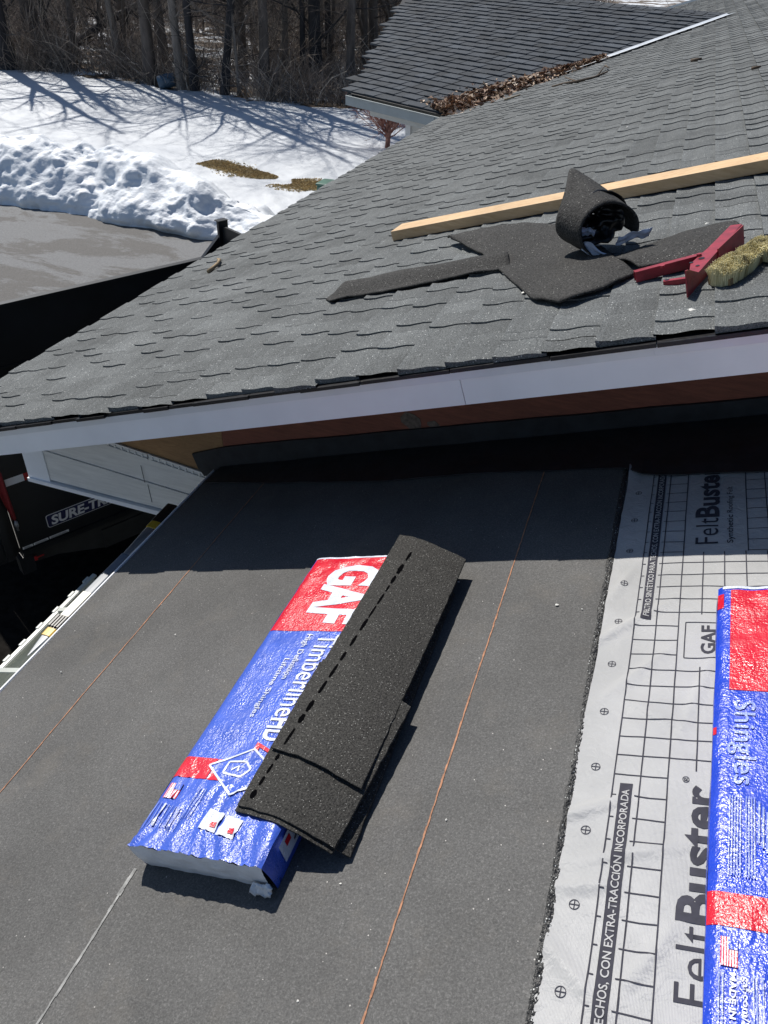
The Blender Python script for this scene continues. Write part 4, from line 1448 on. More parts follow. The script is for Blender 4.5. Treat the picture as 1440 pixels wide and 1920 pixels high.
for p in (-2, -1, 0, 1):
    o = p * PER
    def inr(y): return -1.15 < y < 2.2
    def seg_(y0, y1): return max(-1.15, y0), min(2.2, y1)
    def V(v, y0, y1):
        y0, y1 = seg_(y0, y1)
        if y1 - y0 > 0.01: vbar(v, y0, y1)
    for v in (0.1815, 0.2315, 0.2815):
        V(v, o + 0.567, o + 0.567 + PER)
    for k in range(24):
        y = o + 0.584 + k * 0.04883
        if not inr(y): continue
        in_band = 0.314 + PER < y - o + 0.0 or y - o < 1.003 or y - o > 1.487
        if in_band:
            hbar(y, 0.1815, 0.190); hbar(y, 0.2235, 0.2815)
        else:
            hbar(y, 0.1815, 0.2815)
        yy = y - o
        if 1.03 < yy < 1.345 or 1.49 < yy < 1.76:
            hbar(y, 0.2815, 0.56)
        elif yy <= 1.03 or yy >= 1.76:
            hbar(y, 0.4375, 0.56)
    for v in (0.3315, 0.3815, 0.4315, 0.4815):
        V(v, o + 1.045, o + 1.33); V(v, o + 1.505, o + 1.752)
    for v in (0.4375, 0.4875):
        V(v, o + 1.752, o + 1.752 + 0.465)
    for k in range(8):
        y = o + 0.597 + k * 0.1465
        if not inr(y): continue
        R_, r_ = 0.0092, 0.0078
        ring = [fp(0.1435 + R * math.cos(2 * math.pi * q / 24), y + R * math.sin(2 * math.pi * q / 24)) for R in (R_, r_) for q in range(24)]
        mb.add(ring, [(q, (q + 1) % 24, 24 + (q + 1) % 24, 24 + q) for q in range(24)], FI)
        for (a0, a1, b0_, b1_) in ((-r_, r_, -0.0008, 0.0008), (-0.0008, 0.0008, -r_, r_)):
            mb.add([fp(0.1435 + a0, y + b0_), fp(0.1435 + a1, y + b0_), fp(0.1435 + a1, y + b1_), fp(0.1435 + a0, y + b1_)], [(0, 1, 2, 3)], FI)
    # boxed initials
    y0, y1 = o + 1.358, o + 1.476
    if inr(y0) and inr(y1):
        vbar(0.297, y0, y1, 0.0022); hbar(y0, 0.297, 0.46); hbar(y1, 0.297, 0.46); vbar(0.46, y0, y1, 0.0022)
        put_text(mb, "GAF", lambda a, b: fp(0.362 - b, o + 1.372 + a), 0.094, 0.030, FI, bold=0.025)
    y0 = o + 0.617
    if y0 > -1.1 and y0 < 2.1:
        put_text(mb, "Felt", lambda a, b: fp(0.366 - b, y0 + a), 0.122, 0.058, FI, bold=-0.004)
        put_text(mb, "Buster", lambda a, b: fp(0.366 - b, y0 + 0.126 + a), 0.270, 0.058, FI, bold=0.030)
        put_text(mb, "Synthetic", lambda a, b: fp(0.402 - b, y0 + a), 0.135, 0.0150, FI, bold=0.012)
        put_text(mb, "Roofing Felt", lambda a, b: fp(0.402 - b, y0 + 0.145 + a), 0.135, 0.0150, FI, bold=-0.004)
        put_text(mb, "\u00ae", lambda a, b: fp(0.320 - b, y0 + 0.400 + a), 0.014, 0.012, FI, bold=0.005)
    y0 = o + 0.319
    if y0 > -1.1 and y0 < 2.0:
        ya, yb = y0 - 0.008, min(2.2, y0 + 0.684)
        mb.grid(lambda a, b: fp(a, b, 0.0012), lin(0.1945, 0.2185, 4), lin(ya, yb, 60), FI)
        put_text(mb, "FIELTRO SINT\u00c9TICO PARA TECHOS, CON EXTRA-TRACCI\u00d3N INCORPORADA", lambda a, b: fp(0.2135 - b, y0 + a, 0.0022), 0.668, 0.0135, 2, bold=0.012)
felt = mb.build('felt_sheet', [M['felt'], M['felt_ink'], M['felt_letter']], None, smooth=True)
tag(felt, 'grey synthetic roofing felt sheet printed with a grid and lettering at the right', 'roofing felt')

# ------------------------------------------------------------------ wrapped shingle bundles
BW, BL, BT = 0.337, 1.0, 0.085

def bundle(name, FB, seed, prints, wrinkle_end, white_far):
    """FB: frame with x across (0..BW), y from the near end (0) to the far end (BL), z out of the roof"""
    root = empty(name, FB @ Vector((BW / 2, BL / 2, 0)))
    def topz(x, y):
        e = min(x, BW - x) / 0.02
        z = BT + 0.0016 * nz(x, y, seed, 9.0) + 0.0012 * nz(x, y, seed + 3, 26.0)
        if e < 1: z -= 0.008 * (1 - max(0, e)) ** 2
        g = max(0.0, 1 - y / 0.27) if wrinkle_end else 0.0
        z += g * (0.0085 * (1 - abs(noise.noise(Vector((x * 34 + 2.5 * nz(x, y, 2, 5), y * 3.5, 7))))) ** 5 + 0.004 * (1 - abs(noise.noise(Vector((x * 70 + y * 9, y * 6, 3))))) ** 4 - 0.006 * g * g)
        f = max(0.0, (y - BL + 0.25) / 0.25)
        z += f * 0.0028 * nz(x * 0.5 + y, x - y, seed, 30)
        return z
    T = lambda x, y, d=0.0: FB @ Vector((x, y, topz(x, y) + d))
    mb = MB()
    xs = [0.0, 0.004, 0.010] + lin(0.018, BW - 0.018, 34) + [BW - 0.010, BW - 0.004, BW]
    ys = lin(0.0, BL, 120)
    mb.grid(lambda x, y: T(x, y), xs, ys, 0)
    def sidef(x0, sg):
        return lambda h, y: FB @ Vector((x0 + sg * (0.004 * math.sin(h * 3.1) + 0.003 * nz(h, y * 9, seed)), y + (0.010 * (1 - h) if y < 0.02 else 0), topz(x0, y) * h + 0.001 * (1 - h)))
    mb.grid(sidef(0.0, -1), lin(0, 1, 6), ys, 0)
    mb.grid(sidef(BW, 1), lin(0, 1, 6), ys, 0)
    wrap = mb.build('wrapper', [M['wrap_paler'] if wrinkle_end else M['wrap_blue']], root, smooth=True)
    mb = MB()
    def endf(x, h):
        k = 0.010 * (1 - h) ** 1.2
        xx = x + (0.5 - x / BW) * 0.02 * (1 - h)
        return FB @ Vector((xx, 0.0 + k - 0.004 * math.sin(h * 3.1) + 0.003 * nz(x, h * 0.3, seed, 24.0), topz(x, 0.0) * h * 1.0 + (0.012 * max(0, nz(x, 1, seed, 14)) if h < 0.05 else 0)))
    mb.grid(endf, lin(0, BW, 60), lin(0, 1.0, 12))
    ep = mb.build('end_flap', M['end_paper'], root, smooth=True)
    mb = MB()
    mb.grid(lambda x, h: FB @ Vector((x, BL + 0.002 * math.sin(h * 3), topz(x, BL) * h)), lin(0, BW, 12), lin(0, 1, 4))
    mb.build('end_flap', M['end_paper'], root)
    mb = MB()
    prints(mb, T)
    mb.build('print', [M['wrap_red'], M['wrap_white'], M['wrap_pale'], M['wrap_paler'] if wrinkle_end else M['wrap_blue']], wrap, smooth=True)
    return root

def area(mb, T, x0, x1, y0, y1, mi, d=0.0011):
    mb.grid(lambda x, y: T(x, y, d), lin(x0, x1, max(2, int((x1 - x0) / 0.008) + 2)), lin(y0, y1, max(2, int((y1 - y0) / 0.008) + 2)), mi)
def stroke(mb, T, pts, w, mi, d=0.0032):
    for (xa, ya), (xb, yb) in zip(pts, pts[1:]):
        l = math.hypot(xb - xa, yb - ya); nx, ny = -(yb - ya) / l * w / 2, (xb - xa) / l * w / 2
        n = max(2, int(l / 0.01) + 1)
        for i in range(n):
            a, b = i / n, (i + 1) / n
            q = [(xa + (xb - xa) * a, ya + (yb - ya) * a), (xa + (xb - xa) * b, ya + (yb - ya) * b)]
            mb.add([T(q[0][0] + nx, q[0][1] + ny, d), T(q[0][0] - nx, q[0][1] - ny, d), T(q[1][0] - nx, q[1][1] - ny, d), T(q[1][0] + nx, q[1][1] + ny, d)], [(0, 1, 2, 3)], mi)
def down_text(mb, T, body, x, y, length, height, mi, **kw):
    """reads from the far end towards the near end, letter tops towards +x"""
    put_text(mb, body, lambda a, b: T(x + b, y - a, 0.0022), length, height, mi, **kw)
def flag(mb, T, x0, x1, y0, y1):
    n = 7
    for k in range(n * 2 - 1):
        xa = x0 + (x1 - x0) * k / (2 * n - 1); xb = x0 + (x1 - x0) * (k + 1) / (2 * n - 1)
        area(mb, T, xa, xb, y0, y1, 0 if k % 2 == 0 else 1, 0.0022)
    area(mb, T, x0 + (x1 - x0) * 0.46, x1, y1 - (y1 - y0) * 0.42, y1, 3, 0.0034)

def prints_one(mb, T):
    area(mb, T, 0.006, BW - 0.003, 0.667, 0.992, 0)
    area(mb, T, 0.0, 0.098, 0.175, 0.232, 0)
    area(mb, T, 0.100, BW - 0.003, 0.175, 0.232, 0, 0.0010)
    area(mb, T, 0.004, BW - 0.004, 0.993, 1.0, 1)
    down_text(mb, T, "GAF", 0.098, 0.955, 0.262, 0.155, 1, bold=0.04, shear=0.1)
    down_text(mb, T, "Timberline", 0.176, 0.652, 0.285, 0.060, 1, bold=0.004)
    down_text(mb, T, "HD", 0.176, 0.362, 0.066, 0.060, 1, bold=0.03)
    down_text(mb, T, "Z", 0.176, 0.290, 0.036, 0.060, 0, bold=0.03)
    down_text(mb, T, "High Definition", 0.136, 0.652, 0.165, 0.017, 1, bold=0.01)
    down_text(mb, T, "Lifetime Shingles", 0.110, 0.560, 0.20, 0.015, 1, bold=0.006)
    c = (0.183, 0.208)
    dia = [(0.087, 0.211), (0.177, 0.268), (0.277, 0.205), (0.182, 0.143), (0.087, 0.211)]
    for k in range(12):
        a, b = k / 12, (k + 1) / 12
        row = [[tuple(dia[i][q] + (dia[j][q] - dia[i][q]) * t for q in (0, 1)) for i, j in ((0, 1), (3, 2))] for t in (a, b)]
        for m in range(12):
            c_ = [tuple(r[0][q] + (r[1][q] - r[0][q]) * t for q in (0, 1)) for r, t in ((row[0], m / 12), (row[0], (m + 1) / 12), (row[1], (m + 1) / 12), (row[1], m / 12))]
            mb.add([T(x, y, 0.0022) for x, y in c_], [(0, 1, 2, 3)], 3)
    stroke(mb, T, dia, 0.005, 1, 0.0036)
    stroke(mb, T, [(0.134, 0.195), (0.133, 0.227), (0.176, 0.232), (0.197, 0.213), (0.182, 0.190), (0.134, 0.195)], 0.005, 1, 0.0036)
    stroke(mb, T, [(0.150, 0.205), (0.165, 0.218), (0.168, 0.203)], 0.004, 1, 0.0036)
    flag(mb, T, 0.014, 0.050, 0.118, 0.156)
    for k in range(8):
        x = 0.012 + k * 0.0115
        stroke(mb, T, [(x, 0.108 - 0.002 * k), (x, 0.040 + 0.004 * (k % 3))], 0.0022 if k != 2 else 0.006, 2 if k != 2 else 1)
    for k in range(3):
        stroke(mb, T, [(0.102 + k * 0.008, 0.150), (0.098 + k * 0.008, 0.075)], 0.002, 2)
    for x, y in ((0.150, 0.058), (0.200, 0.050)):
        q = [(x, y), (x + 0.045, y - 0.004), (x + 0.048, y + 0.040), (x + 0.008, y + 0.046)]
        mb.grid(lambda u, v: T(*[(q[0][i] * (1 - u) + q[1][i] * u) * (1 - v) + (q[3][i] * (1 - u) + q[2][i] * u) * v for i in (0, 1)], 0.0026), lin(0, 1, 10), lin(0, 1, 10), 1)
        area(mb, T, x + 0.026, x + 0.040, y + 0.006, y + 0.018, 0, 0.0042)

FB1 = T1 @ Matrix.Translation((-0.768, 0.666, 0.0035))
b1 = bundle('shingle_bundle', FB1, 1.0, prints_one, True, True)
tag(b1, 'shiny blue and red plastic wrapped shingle bundle lying under the loose shingles', 'shingle bundle')
# side label on the first bundle, torn corner of its wrapper
mb = MB()
SF = lambda y, h: FB1 @ Vector((BW + 0.0062, y, h))
mb.add([SF(0.055, 0.022), SF(0.135, 0.022), SF(0.135, 0.068), SF(0.055, 0.068)], [(0, 1, 2, 3)], 0)
mb.add([FB1 @ Vector((BW + 0.0070, y, h)) for y, h in ((0.075, 0.045), (0.095, 0.045), (0.095, 0.060), (0.075, 0.060))], [(0, 1, 2, 3)], 1)
mb.add([FB1 @ Vector((BW + 0.0070, y, h)) for y, h in ((0.100, 0.030), (0.128, 0.036), (0.126, 0.044), (0.100, 0.036))], [(0, 1, 2, 3)], 2)
mb.build('side_label', [M['wrap_white'], M['wrap_red'], M['ink']], b1)
mb = MB(); rr = rnd(12)
def torn(u, v):
    x = BW * 0.88 + 0.050 * u
    return FB1 @ Vector((x - 0.012 * v, -0.005 - 0.010 * v - 0.006 * nz(u * 3, v * 3, 2), 0.036 - 0.028 * v - 0.010 * abs(u - 0.5) * (1 - v) + 0.012 * nz(u * 6, v * 4, 5))), Vector((0, -1, 0))
mb.shell(torn, lin(0, 1, 12), lin(0, 1, 8), 0.001)
mb.build('torn_flap', M['end_paper'], b1, smooth=True)

a2 = math.atan(0.0235)
FB2 = T1 @ Matrix.Translation((0.376, 1.497, 0.010)) @ Matrix.Rotation(-a2, 4, 'Z') @ Matrix.Translation((0, -BL, 0))
def prints_two(mb, T):
    area(mb, T, 0.027, BW - 0.012, 0.680, 0.987, 0)
    area(mb, T, 0.0, 0.013, 0.925, 0.975, 0)
    area(mb, T, 0.0, 0.006, 0.568, 0.585, 0)
    area(mb, T, 0.0, BW, 0.200, 0.254, 0)
    area(mb, T, 0.01, BW, 0.992, 1.0, 1)
    down_text(mb, T, "Shingles", 0.037, 0.652, 0.196, 0.036, 2, bold=0.006)
    for k in range(3):
        stroke(mb, T, [(0.076 + 0.006 * k, 0.425 - 0.01 * k), (0.074 + 0.006 * k, 0.345 - 0.008 * k)], 0.003, 2)
    for k in range(10):
        if k == 5: continue
        x = 0.031 + k * 0.0042
        stroke(mb, T, [(x, 0.432), (x - 0.001, 0.282)], 0.0017, 2)
    flag(mb, T, 0.021, 0.044, 0.140, 0.183)
    down_text(mb, T, "MADE IN THE USA", 0.034, 0.132, 0.130, 0.008, 1, bold=0.03)
    down_text(mb, T, "gaf.com/Shingles", 0.051, 0.130, 0.115, 0.008, 1, bold=0.01)
    for x in (0.020, 0.025, 0.064, 0.068, 0.076, 0.084):
        stroke(mb, T, [(x, 0.133), (x, 0.02)], 0.0018, 2)
    for k in range(6):
        stroke(mb, T, [(0.13 + 0.02 * k, 0.64), (0.13 + 0.02 * k, 0.36)], 0.004, 2)
b2 = bundle('shingle_bundle', FB2, 5.0, prints_two, False, False)
tag(b2, 'blue shingle bundle with a large red panel resting on the grey felt', 'shingle bundle')

# ------------------------------------------------------------------ loose shingles on the first bundle
def loose(corners, h, hr, label, th=0.0045, seed=0, dashes=None, bow=0.0):
    """corners in pixels: near left, near right, far right, far left; the right edge hangs down to height hr"""
    c = [on1(corners[0][0], corners[0][1], h), on1(corners[1][0], corners[1][1], hr), on1(corners[2][0], corners[2][1], hr), on1(corners[3][0], corners[3][1], h)]
    def S(u, v, d=0.0):
        e = 0.0022
        l = c[0] * (1 - v) + c[3] * v; r = c[1] * (1 - v) + c[2] * v
        p = l * (1 - u) + r * u
        s, y = p.x, p.y
        if u in (0.0, 1.0): s += e * nz(y, seed, 1, 40)
        if v in (0.0, 1.0): y += e * nz(s, seed, 2, 40)
        k = max(0.0, (s + 0.452) / max(0.02, r.x + 0.452))
        hh = h + (hr - h) * min(1.0, k) ** 1.35 + 0.0012 * nz(s, y, seed, 7) + bow * (v - 0.5) ** 2 + d
        return T1 @ Vector((s, y, hh))
    root_mb = MB()
    root_mb.shell(lambda u, v: (S(u, v), N1), lin(0, 1, 22), lin(0, 1, 60), th)
    root = empty('loose_shingle', S(0.5, 0.5))
    tag(root, label, 'shingle', 'loose shingles on the wrapped bundle')
    root_mb.build('strip', M['shingle_new'], root, smooth=False)
    if dashes:
        mb = MB(); rr = rnd(seed + 50)
        v = dashes[2]
        while v < dashes[3]:
            u = dashes[0] + (dashes[1] - dashes[0]) * v
            l = rr.uniform(0.030, 0.06); w = rr.uniform(0.014, 0.030)
            n = 8
            top_, bot_ = [], []
            for k in range(n + 1):
                q = k / n
                ww = w * (0.55 + 0.45 * math.sin(math.pi * q)) * rr.uniform(0.8, 1.1)
                top_.append(S(u - ww + (dashes[1] - dashes[0]) * l * q, v + l * q, 0.0014)); bot_.append(S(u + ww + (dashes[1] - dashes[0]) * l * q, v + l * q, 0.0014))
            mb.add(top_ + bot_, [(k, k + 1, n + 2 + k, n + 1 + k) for k in range(n)])
            v += l + rr.uniform(0.004, 0.03)
        mb.build('sealant_line', M['sealant'], root)
    return root
loose([(522, 1538), (656, 1607), (853, 1112), (716, 1062)], 0.0925, 0.016, 'lowest loose shingle, its right edge hanging over the side of the bundle', seed=1)
loose([(440, 1519), (622, 1601), (760, 1330), (600, 1240)], 0.0965, 0.040, 'narrow loose shingle showing only as a second edge at the near end', seed=2)
loose([(445, 1508), (627, 1590), (770, 1325), (606, 1235)], 0.1020, 0.048, 'loose shingle showing its near end below the top one', seed=3, dashes=(0.10, 0.20, 0.05, 0.5))
loose([(508, 1402), (677, 1481), (874, 1050), (750, 1004)], 0.1085, 0.058, 'topmost long loose shingle with a dashed black sealant line', seed=4, dashes=(0.13, 0.34, 0.02, 0.92), bow=0.012)

# ------------------------------------------------------------------ things lying on the shingled roof
def R2(s, y, h):
    return T2 @ Vector((s, y, h))
la, lb = on2(738, 457), on2(1440, 329)
ld = (lb - la).normalized()
FL = T2 @ Matrix(((ld.x, -ld.y, 0, la.x), (ld.y, ld.x, 0, la.y), (0, 0, 1, 0.013), (0, 0, 0, 1)))
mb = MB(); mb.bevel_box((0, 0, 0), (2.44, 0.140, 0.048), FL, r=0.0035)
tag(mb.build('lumber_plank', M['lumber'], smooth=False), 'pale pine plank lying up the shingled roof behind the torn scraps', 'plank')

# torn strips of old roofing
def sheet(name, label, outline, hfun, th=0.006, res=26, lift=0.012):
    """irregular flat piece: outline pairs (left px, right px) from one end to the other"""
    L = [on2(*p) for p, q in outline]; Q = [on2(*q) for p, q in outline]
    def S(u, v):
        f = v * (len(L) - 1); i = min(len(L) - 2, int(f)); k = f - i
        a = L[i].lerp(L[i + 1], k); b = Q[i].lerp(Q[i + 1], k)
        p = a.lerp(b, u)
        jig = 0.004
        if u in (0.0, 1.0): p = p + Vector((jig * nz(v * 20, u, 1.0, 1), jig * nz(v * 22, u, 5.0, 1), 0))
        h = lift + hfun(u, v) + 0.003 * nz(p.x, p.y, 1.0, 14) + 0.007 * abs(nz(p.x, p.y, 4.0, 5.5))
        return R2(p.x, p.y, h), N2
    return S
strip = sheet('', '', [((612, 566), (622, 574)), ((652, 538), (655, 566)), ((740, 519), (745, 553)), ((840, 503), (842, 532)), ((955, 484), (958, 512))],
              lambda u, v: 0.030 * math.sin(math.pi * min(1, u * 1.15)) * smooth(0, 0.25, v) + 0.010 * u)
mb = MB(); mb.shell(strip, lin(0, 1, 12), lin(0, 1, 50), 0.006)
tag(mb.build('roofing_scrap', M['scrap'], smooth=True), 'long narrow dark strip of old roofing pointing to the left', 'roofing scrap')
flat = sheet('', '', [((1150, 500), (1200, 516)), ((1200, 478), (1250, 506)), ((1280, 446), (1320, 492)), ((1340, 428), (1372, 470)), ((1372, 421), (1395, 436))],
             lambda u, v: 0.010 * math.sin(math.pi * u) + 0.016 * (1 - v))
mb = MB(); mb.shell(flat, lin(0, 1, 14), lin(0, 1, 40), 0.006)
tag(mb.build('roofing_scrap', M['scrap'], smooth=True), 'flat dark scrap of old roofing under the red bracket', 'roofing scrap')

curl = empty('roofing_scrap', R2(-0.35, 3.0, 0.01))
tag(curl, 'curled dark roofing scrap rolled up into a hood in front of the plank', 'roofing scrap')
body = sheet('', '', [((843, 463), (850, 466)), ((905, 452), (905, 487)), ((985, 441), (952, 528)), ((1050, 437), (1000, 572)), ((1092, 455), (1052, 585)), ((1128, 480), (1135, 556)), ((1150, 498), (1192, 522))],
             lambda u, v: 0.012 + 0.018 * math.sin(math.pi * v) * (1 - u) + 0.022 * max(0, 1 - v * 2.2) + 0.010 * math.sin(7 * v + 3 * u), lift=0.012)
mb = MB(); mb.shell(body, lin(0, 1, 24), lin(0, 1, 60), 0.007)
mb.build('flap', M['scrap'], curl, smooth=True)
# the rolled hood: a sheet swept round an axis that points away from the camera
cr = Vector((RC[0][0], RC[1][0], 0)).normalized()          # horizontal, to the right
cf = Vector((-cr.y, cr.x, 0))                              # horizontal, away
base = R2(*on2(1124, 487).xy, 0.012)
cc = base + Vector((0, 0, 0.108)) + cr * 0.010
ax_ = (cf * 0.98 - cr * 0.17).normalized()
e1 = Vector((ax_.y, -ax_.x, 0))
def hood(u, v):
    """u runs round from the bottom, up the left side, over and down the right; v runs from the opening to the back"""
    ang = math.radians(-78 - 300 * u)
    r = 0.108 - 0.013 * u + 0.010 * math.sin(2.2 * u * math.pi)
    peak = math.exp(-((u - 0.585) / 0.15) ** 2)
    ln = 0.10 + 0.25 * peak + 0.06 * math.exp(-((u - 0.2) / 0.15) ** 2)
    flare = 1.0 + 0.30 * v * math.exp(-((u - 0.33) / 0.22) ** 2)
    x = r * math.cos(ang) * 1.02 * flare * (1 - 0.25 * v * peak); z = r * math.sin(ang) * 0.90 * flare
    p = cc + e1 * x + Vector((0, 0, z)) + ax_ * (ln * v - 0.03 + 0.015 * math.sin(ang)) + Vector((0, 0, 0.02 * v * peak + 0.006 * nz(u * 5, v * 3, 4)))
    nrm = (e1 * math.cos(ang) + Vector((0, 0, math.sin(ang)))).normalized()
    return p, nrm
mb = MB(); mb.shell(hood, lin(0, 1, 60), lin(0, 1, 16), 0.007)
mb.build('rolled_hood', M['scrap'], curl, smooth=True)
mb = MB()
def inner(u, v):
    ang = 2 * math.pi * u
    r = 0.106 * v
    p = cc + e1 * (r * math.cos(ang)) + Vector((0, 0, 0.88 * r * math.sin(ang))) + ax_ * (0.085 + 0.05 * (1 - v) + 0.05 * noise.noise(Vector((r * 30 * math.cos(ang), r * 30 * math.sin(ang), 2))))
    return p, ax_
mb.shell(inner, lin(0, 1, 40), lin(0.02, 1, 14), 0.003)
mb.build('tar_lining', M['tar'], curl, smooth=True)
mb = MB()
def film(p0, p1, w, seed):
    d = (p1 - p0)
    up = Vector((0, 0, 1))
    def F(u, v):
        p = p0 + d * u + up * (w * (v - 0.5)) + cf * (0.016 * nz(u * 3, v * 3, seed, 1) - 0.02 * v) + up * (0.012 * nz(u * 4, v, seed + 3, 1))
        return p, -cf
    mb.shell(F, lin(0, 1, 18), lin(0, 1, 8), 0.0012)
film(cc + cr * -0.085 + Vector((0, 0, -0.060)) - cf * 0.035, cc + cr * 0.082 + Vector((0, 0, -0.122)) - cf * 0.075, 0.034, 1)
film(cc + cr * 0.030 + Vector((0, 0, -0.040)) - cf * 0.030, cc + cr * 0.128 + Vector((0, 0, 0.002)) - cf * 0.060, 0.036, 4)
film(cc + cr * -0.10 + Vector((0, 0, -0.02)) + cf * 0.01, cc + cr * -0.04 + Vector((0, 0, -0.030)) + cf * 0.01, 0.03, 7)
mb.build('release_film', M['film'], curl, smooth=True)

# red steel roof bracket
brk = empty('roof_bracket', R2(*on2(1300, 520).xy, 0.01))
tag(brk, 'red steel roof bracket lying on the shingles beside the brush', 'roof bracket')
def frame2(a, b, h=0.0):
    d = (b - a); d.z = 0; l = d.length; d.normalize()
    m = T2 @ Matrix(((d.x, -d.y, 0, a.x), (d.y, d.x, 0, a.y), (0, 0, 1, 0.012 + h), (0, 0, 0, 1)))
    return m, l
a, b = on2(1194, 537), on2(1324, 503)
m, l = frame2(a, b)
mb = MB()
mb.box((0, 0.0, 0.0), (l + 0.05, 0.003, 0.032), m); mb.box((0, 0.0035, 0.029), (l + 0.03, 0.020, 0.032), m); mb.box((0.0, 0.0205, 0.0), (l * 0.9, 0.0235, 0.032), m)
mb.build('arm', M['red_steel'], brk)
a, b = on2(1243, 526, 0.03), on2(1308, 517, 0.03)
m, l = frame2(a, b, 0.012)
mb = MB(); mb.box((0, 0.0, 0), (l, 0.016, 0.003), m); mb.box((0, 0.0, -0.020), (l, 0.002, -0.0005), m)
mb.build('strut', M['red_steel'], brk)
a, b = on2(1291, 566), on2(1392, 447)
m, l = frame2(a, b)
mv = m @ Matrix(((1, 0, 0, 0), (0, 0, -1, 0), (0, 1, 0, 0), (0, 0, 0, 1)))
mb = MB()
mb.prism([(0.0, 0.0), (l, 0.0), (l, 0.034), (0.10, 0.036), (0.02, 0.072), (0.0, 0.076)], mv, -0.004, 0.0)
mb.prism([(0.04, 0.0045), (l, 0.0045), (l, 0.034), (l * 0.62, 0.040), (l * 0.35, 0.050), (0.09, 0.024)], m, 0.030, 0.034)
mb.build('plate', M['red_steel'], brk)
mb = MB()
for q, w in ((0.30, 0.022), (0.42, 0.030), (0.36, 0.050)):
    c = m @ Vector((l * q, w, 0.0347))
    mb.tube([c, c + N2 * 0.0008], 0.006 if w != 0.03 else 0.009, 10)
mb.build('bolt_hole', M['tar'], brk)
mb = MB()
for q, w, z in ((0.47, 0.045, 0.035),):
    c = m @ Vector((l * q, w, z)); mb.tube([c, c + N2 * 0.006], 0.008, 6)
c = T2 @ Vector((*on2(1243, 508, 0.05).xy, 0.06)); mb.tube([c, c + N2 * 0.007], 0.007, 6)
mb.build('bolt', M['red_steel'], brk)
pp = [on2(1349, 500, 0.0), on2(1396, 466, 0.0)]
m, l = frame2(pp[0], pp[1])
mb = MB()
mb.prism([(0.0, 0.0), (l, 0.0), (l, 0.060), (0.0, 0.042)], m @ Matrix(((1, 0, 0, 0), (0, 0, -1, 0), (0, 1, 0, 0), (0, 0, 0, 1))), -0.004, 0.0)
mb.build('end_plate', M['red_steel'], brk)

# scrub brush, bristles up
bru = empty('scrub_brush', R2(*on2(1385, 505).xy, 0.0))
tag(bru, 'worn yellow bristled scrub brush lying bristles up beside the red bracket', 'brush')
BH = 0.064
path_px = [(1341, 502), (1360, 491), (1380, 478), (1397, 464), (1413, 453), (1440, 447), (1465, 449)]
pa_ = [on2(x, y, BH) for x, y in path_px]
def path(t):
    f = t * (len(pa_) - 1); i = min(len(pa_) - 2, int(f)); k = f - i
    p0, p1, p2, p3 = pa_[max(0, i - 1)], pa_[i], pa_[i + 1], pa_[min(len(pa_) - 1, i + 2)]
    return 0.5 * ((2 * p1) + (p2 - p0) * k + (2 * p0 - 5 * p1 + 4 * p2 - p3) * k * k + (3 * p1 - p0 - 3 * p2 + p3) * k ** 3)
mb = MB(); rr = rnd(44)
for k in range(5200):
    t = rr.random(); q = rr.uniform(-1, 1)
    c = path(t); d = (path(min(1, t + 0.02)) - path(max(0, t - 0.02))); d.z = 0; d.normalize()
    n_ = Vector((-d.y, d.x, 0))
    taper = min(1.0, (t / 0.12) ** 0.5 if t < 0.12 else 1.0) * (1.0 - 0.12 * math.exp(-((t - 0.55) / 0.12) ** 2))
    w = 0.044 * taper * (1.0 + 0.12 * nz(t * 6, 1, 3, 1))
    foot = c + n_ * (q * w * 0.86); tip = c + n_ * (q * w * 1.10 + rr.gauss(0, 0.003)) + d * rr.gauss(0, 0.004)
    top_h = BH + 0.012 * nz(tip.x, tip.y, 3, 22) - 0.014 * q * q - 0.012 * math.exp(-((t - 0.52) / 0.07) ** 2) + rr.uniform(-0.006, 0.004)
    A = R2(foot.x, foot.y, 0.010); B = R2((foot.x + tip.x) / 2, (foot.y + tip.y) / 2, 0.038); Cc = R2(tip.x, tip.y, top_h)
    clump = 0.5 + 0.9 * nz(tip.x, tip.y, 9, 45)
    mb.tube([A, B, Cc], [0.0011, 0.0013, 0.0012], 3, cap=True, tone=min(1, max(0, 0.28 + clump * 0.75 + rr.uniform(-0.25, 0.25))))
mb.build('bristles', M['bristle'], bru)
mb = MB()
up_, dn_ = [], []
def block(u, v):
    c = path(v); d = (path(min(1, v + 0.02)) - path(max(0, v - 0.02))); d.z = 0; d.normalize()
    n_ = Vector((-d.y, d.x, 0)); p = c + n_ * ((u - 0.5) * 0.070)
    return R2(p.x, p.y, 0.028), N2
mb.shell(block, lin(0, 1, 6), lin(0.06, 0.96, 30), 0.018)
mb.build('brush_block', M['broom_block'], bru, smooth=False)

# twigs and small debris
def twig(name, pts, r, m, label, n=6, branches=()):
    mb = MB()
    mb.tube(pts, [r] + [r * 0.9] * (len(pts) - 2) + [r * 0.5], n)
    for q in branches:
        mb.tube(q, [r * 0.7, r * 0.3], 4)
    return tag(mb.build(name, m, smooth=True), label, 'twig')
P2 = lambda x, y, h=0.02: R2(*on2(x, y).xy, h)
twig('twig', [P2(393, 515), P2(403, 507), P2(412, 503, 0.03), P2(415, 496, 0.03), P2(410, 491)], 0.012, M['twig'], 'short pale crooked twig near the eave of the shingled roof')
twig('twig', [P2(1035, 167), P2(1060, 160), P2(1085, 158, 0.03), P2(1115, 149), P2(1140, 140, 0.03)], 0.016, M['twig_dark'], 'long dark twig on the shingles below the valley',
     branches=([P2(1085, 158), P2(1060, 153, 0.05)], [P2(1120, 147), P2(1136, 131, 0.05)], [P2(1136, 132, 0.05), P2(1143, 135, 0.04)]))
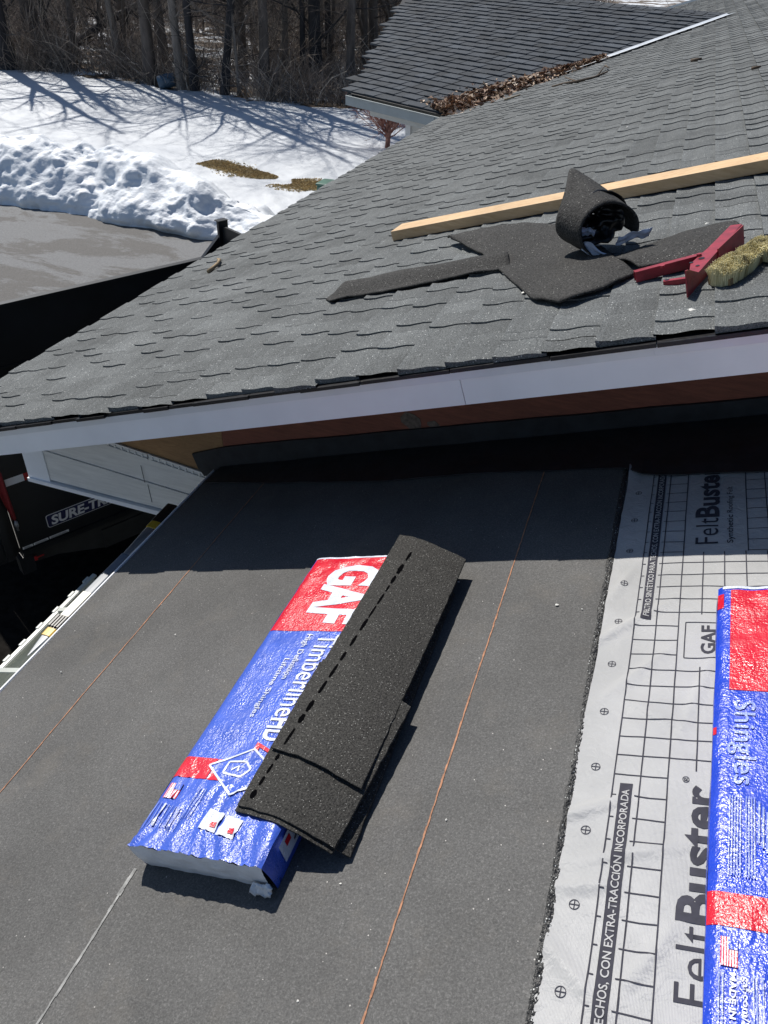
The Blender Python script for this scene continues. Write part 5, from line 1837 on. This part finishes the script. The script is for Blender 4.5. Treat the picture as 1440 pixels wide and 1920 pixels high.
twig('twig', [P2(1297, 118), P2(1308, 116), P2(1316, 114)], 0.016, M['twig_dark'], 'small dark twig high on the shingles, upper right of the long one')
twig('twig', [P2(1410, 134), P2(1420, 132), P2(1427, 130)], 0.012, M['twig_dark'], 'dark twig at the right edge high on the shingled roof')
twig('twig', [P2(946, 191), P2(962, 186), P2(976, 181)], 0.012, M['twig'], 'pale twig on the shingles just below the leaf heap')
def chip(p, nrm, r, seed, lab, g):
    mb = MB(); rr = rnd(seed)
    t = nrm.cross(Vector((0, 1, 0))).normalized(); q = nrm.cross(t)
    n = 7
    ring = [p + t * (r * rr.uniform(0.5, 1.2) * math.cos(k * 0.9)) + q * (r * rr.uniform(0.4, 0.9) * math.sin(k * 0.9)) + nrm * rr.uniform(0.0005, r * 0.4) for k in range(n)]
    apex = p + nrm * r * rr.uniform(0.4, 0.9)
    mb.add(ring + [apex, p], [(k, (k + 1) % n, n) for k in range(n)] + [((k + 1) % n, k, n + 1) for k in range(n)])
    return tag(mb.build('chip', M['chip'], smooth=False), lab, 'debris chip', g)
for i, (x, y, r) in enumerate(((1045, 1137, 0.006), (116, 1262, 0.004), (861, 1094, 0.004), (1092, 1145, 0.0028), (142, 1185, 0.0026), (330, 1192, 0.003), (560, 1880, 0.003), (838, 1540, 0.003), (640, 1660, 0.003))):
    p = on1(x, y)
    chip(T1 @ Vector((p.x, p.y, 0.005)), N1, r, 60 + i, 'tiny white chip of debris on the black underlayment', 'debris chips on the underlayment')
for i, (x, y, r, lab) in enumerate(((986, 556, 0.016, 'crumpled white scrap below the torn roofing on the shingles'), (1298, 590, 0.010, 'small white sliver on the shingles under the red bracket'),
                                    (748, 326, 0.014, 'white speck on the shingles left of the plank end'), (1177, 243, 0.012, 'pale speck on the shingles above the plank'),
                                    (1326, 432, 0.007, 'small yellowish crumb on the flat scrap'))):
    p = on2(x, y)
    chip(R2(p.x, p.y, 0.022 if i == 4 else 0.012), N2, r, 80 + i, lab, 'debris on the shingles')
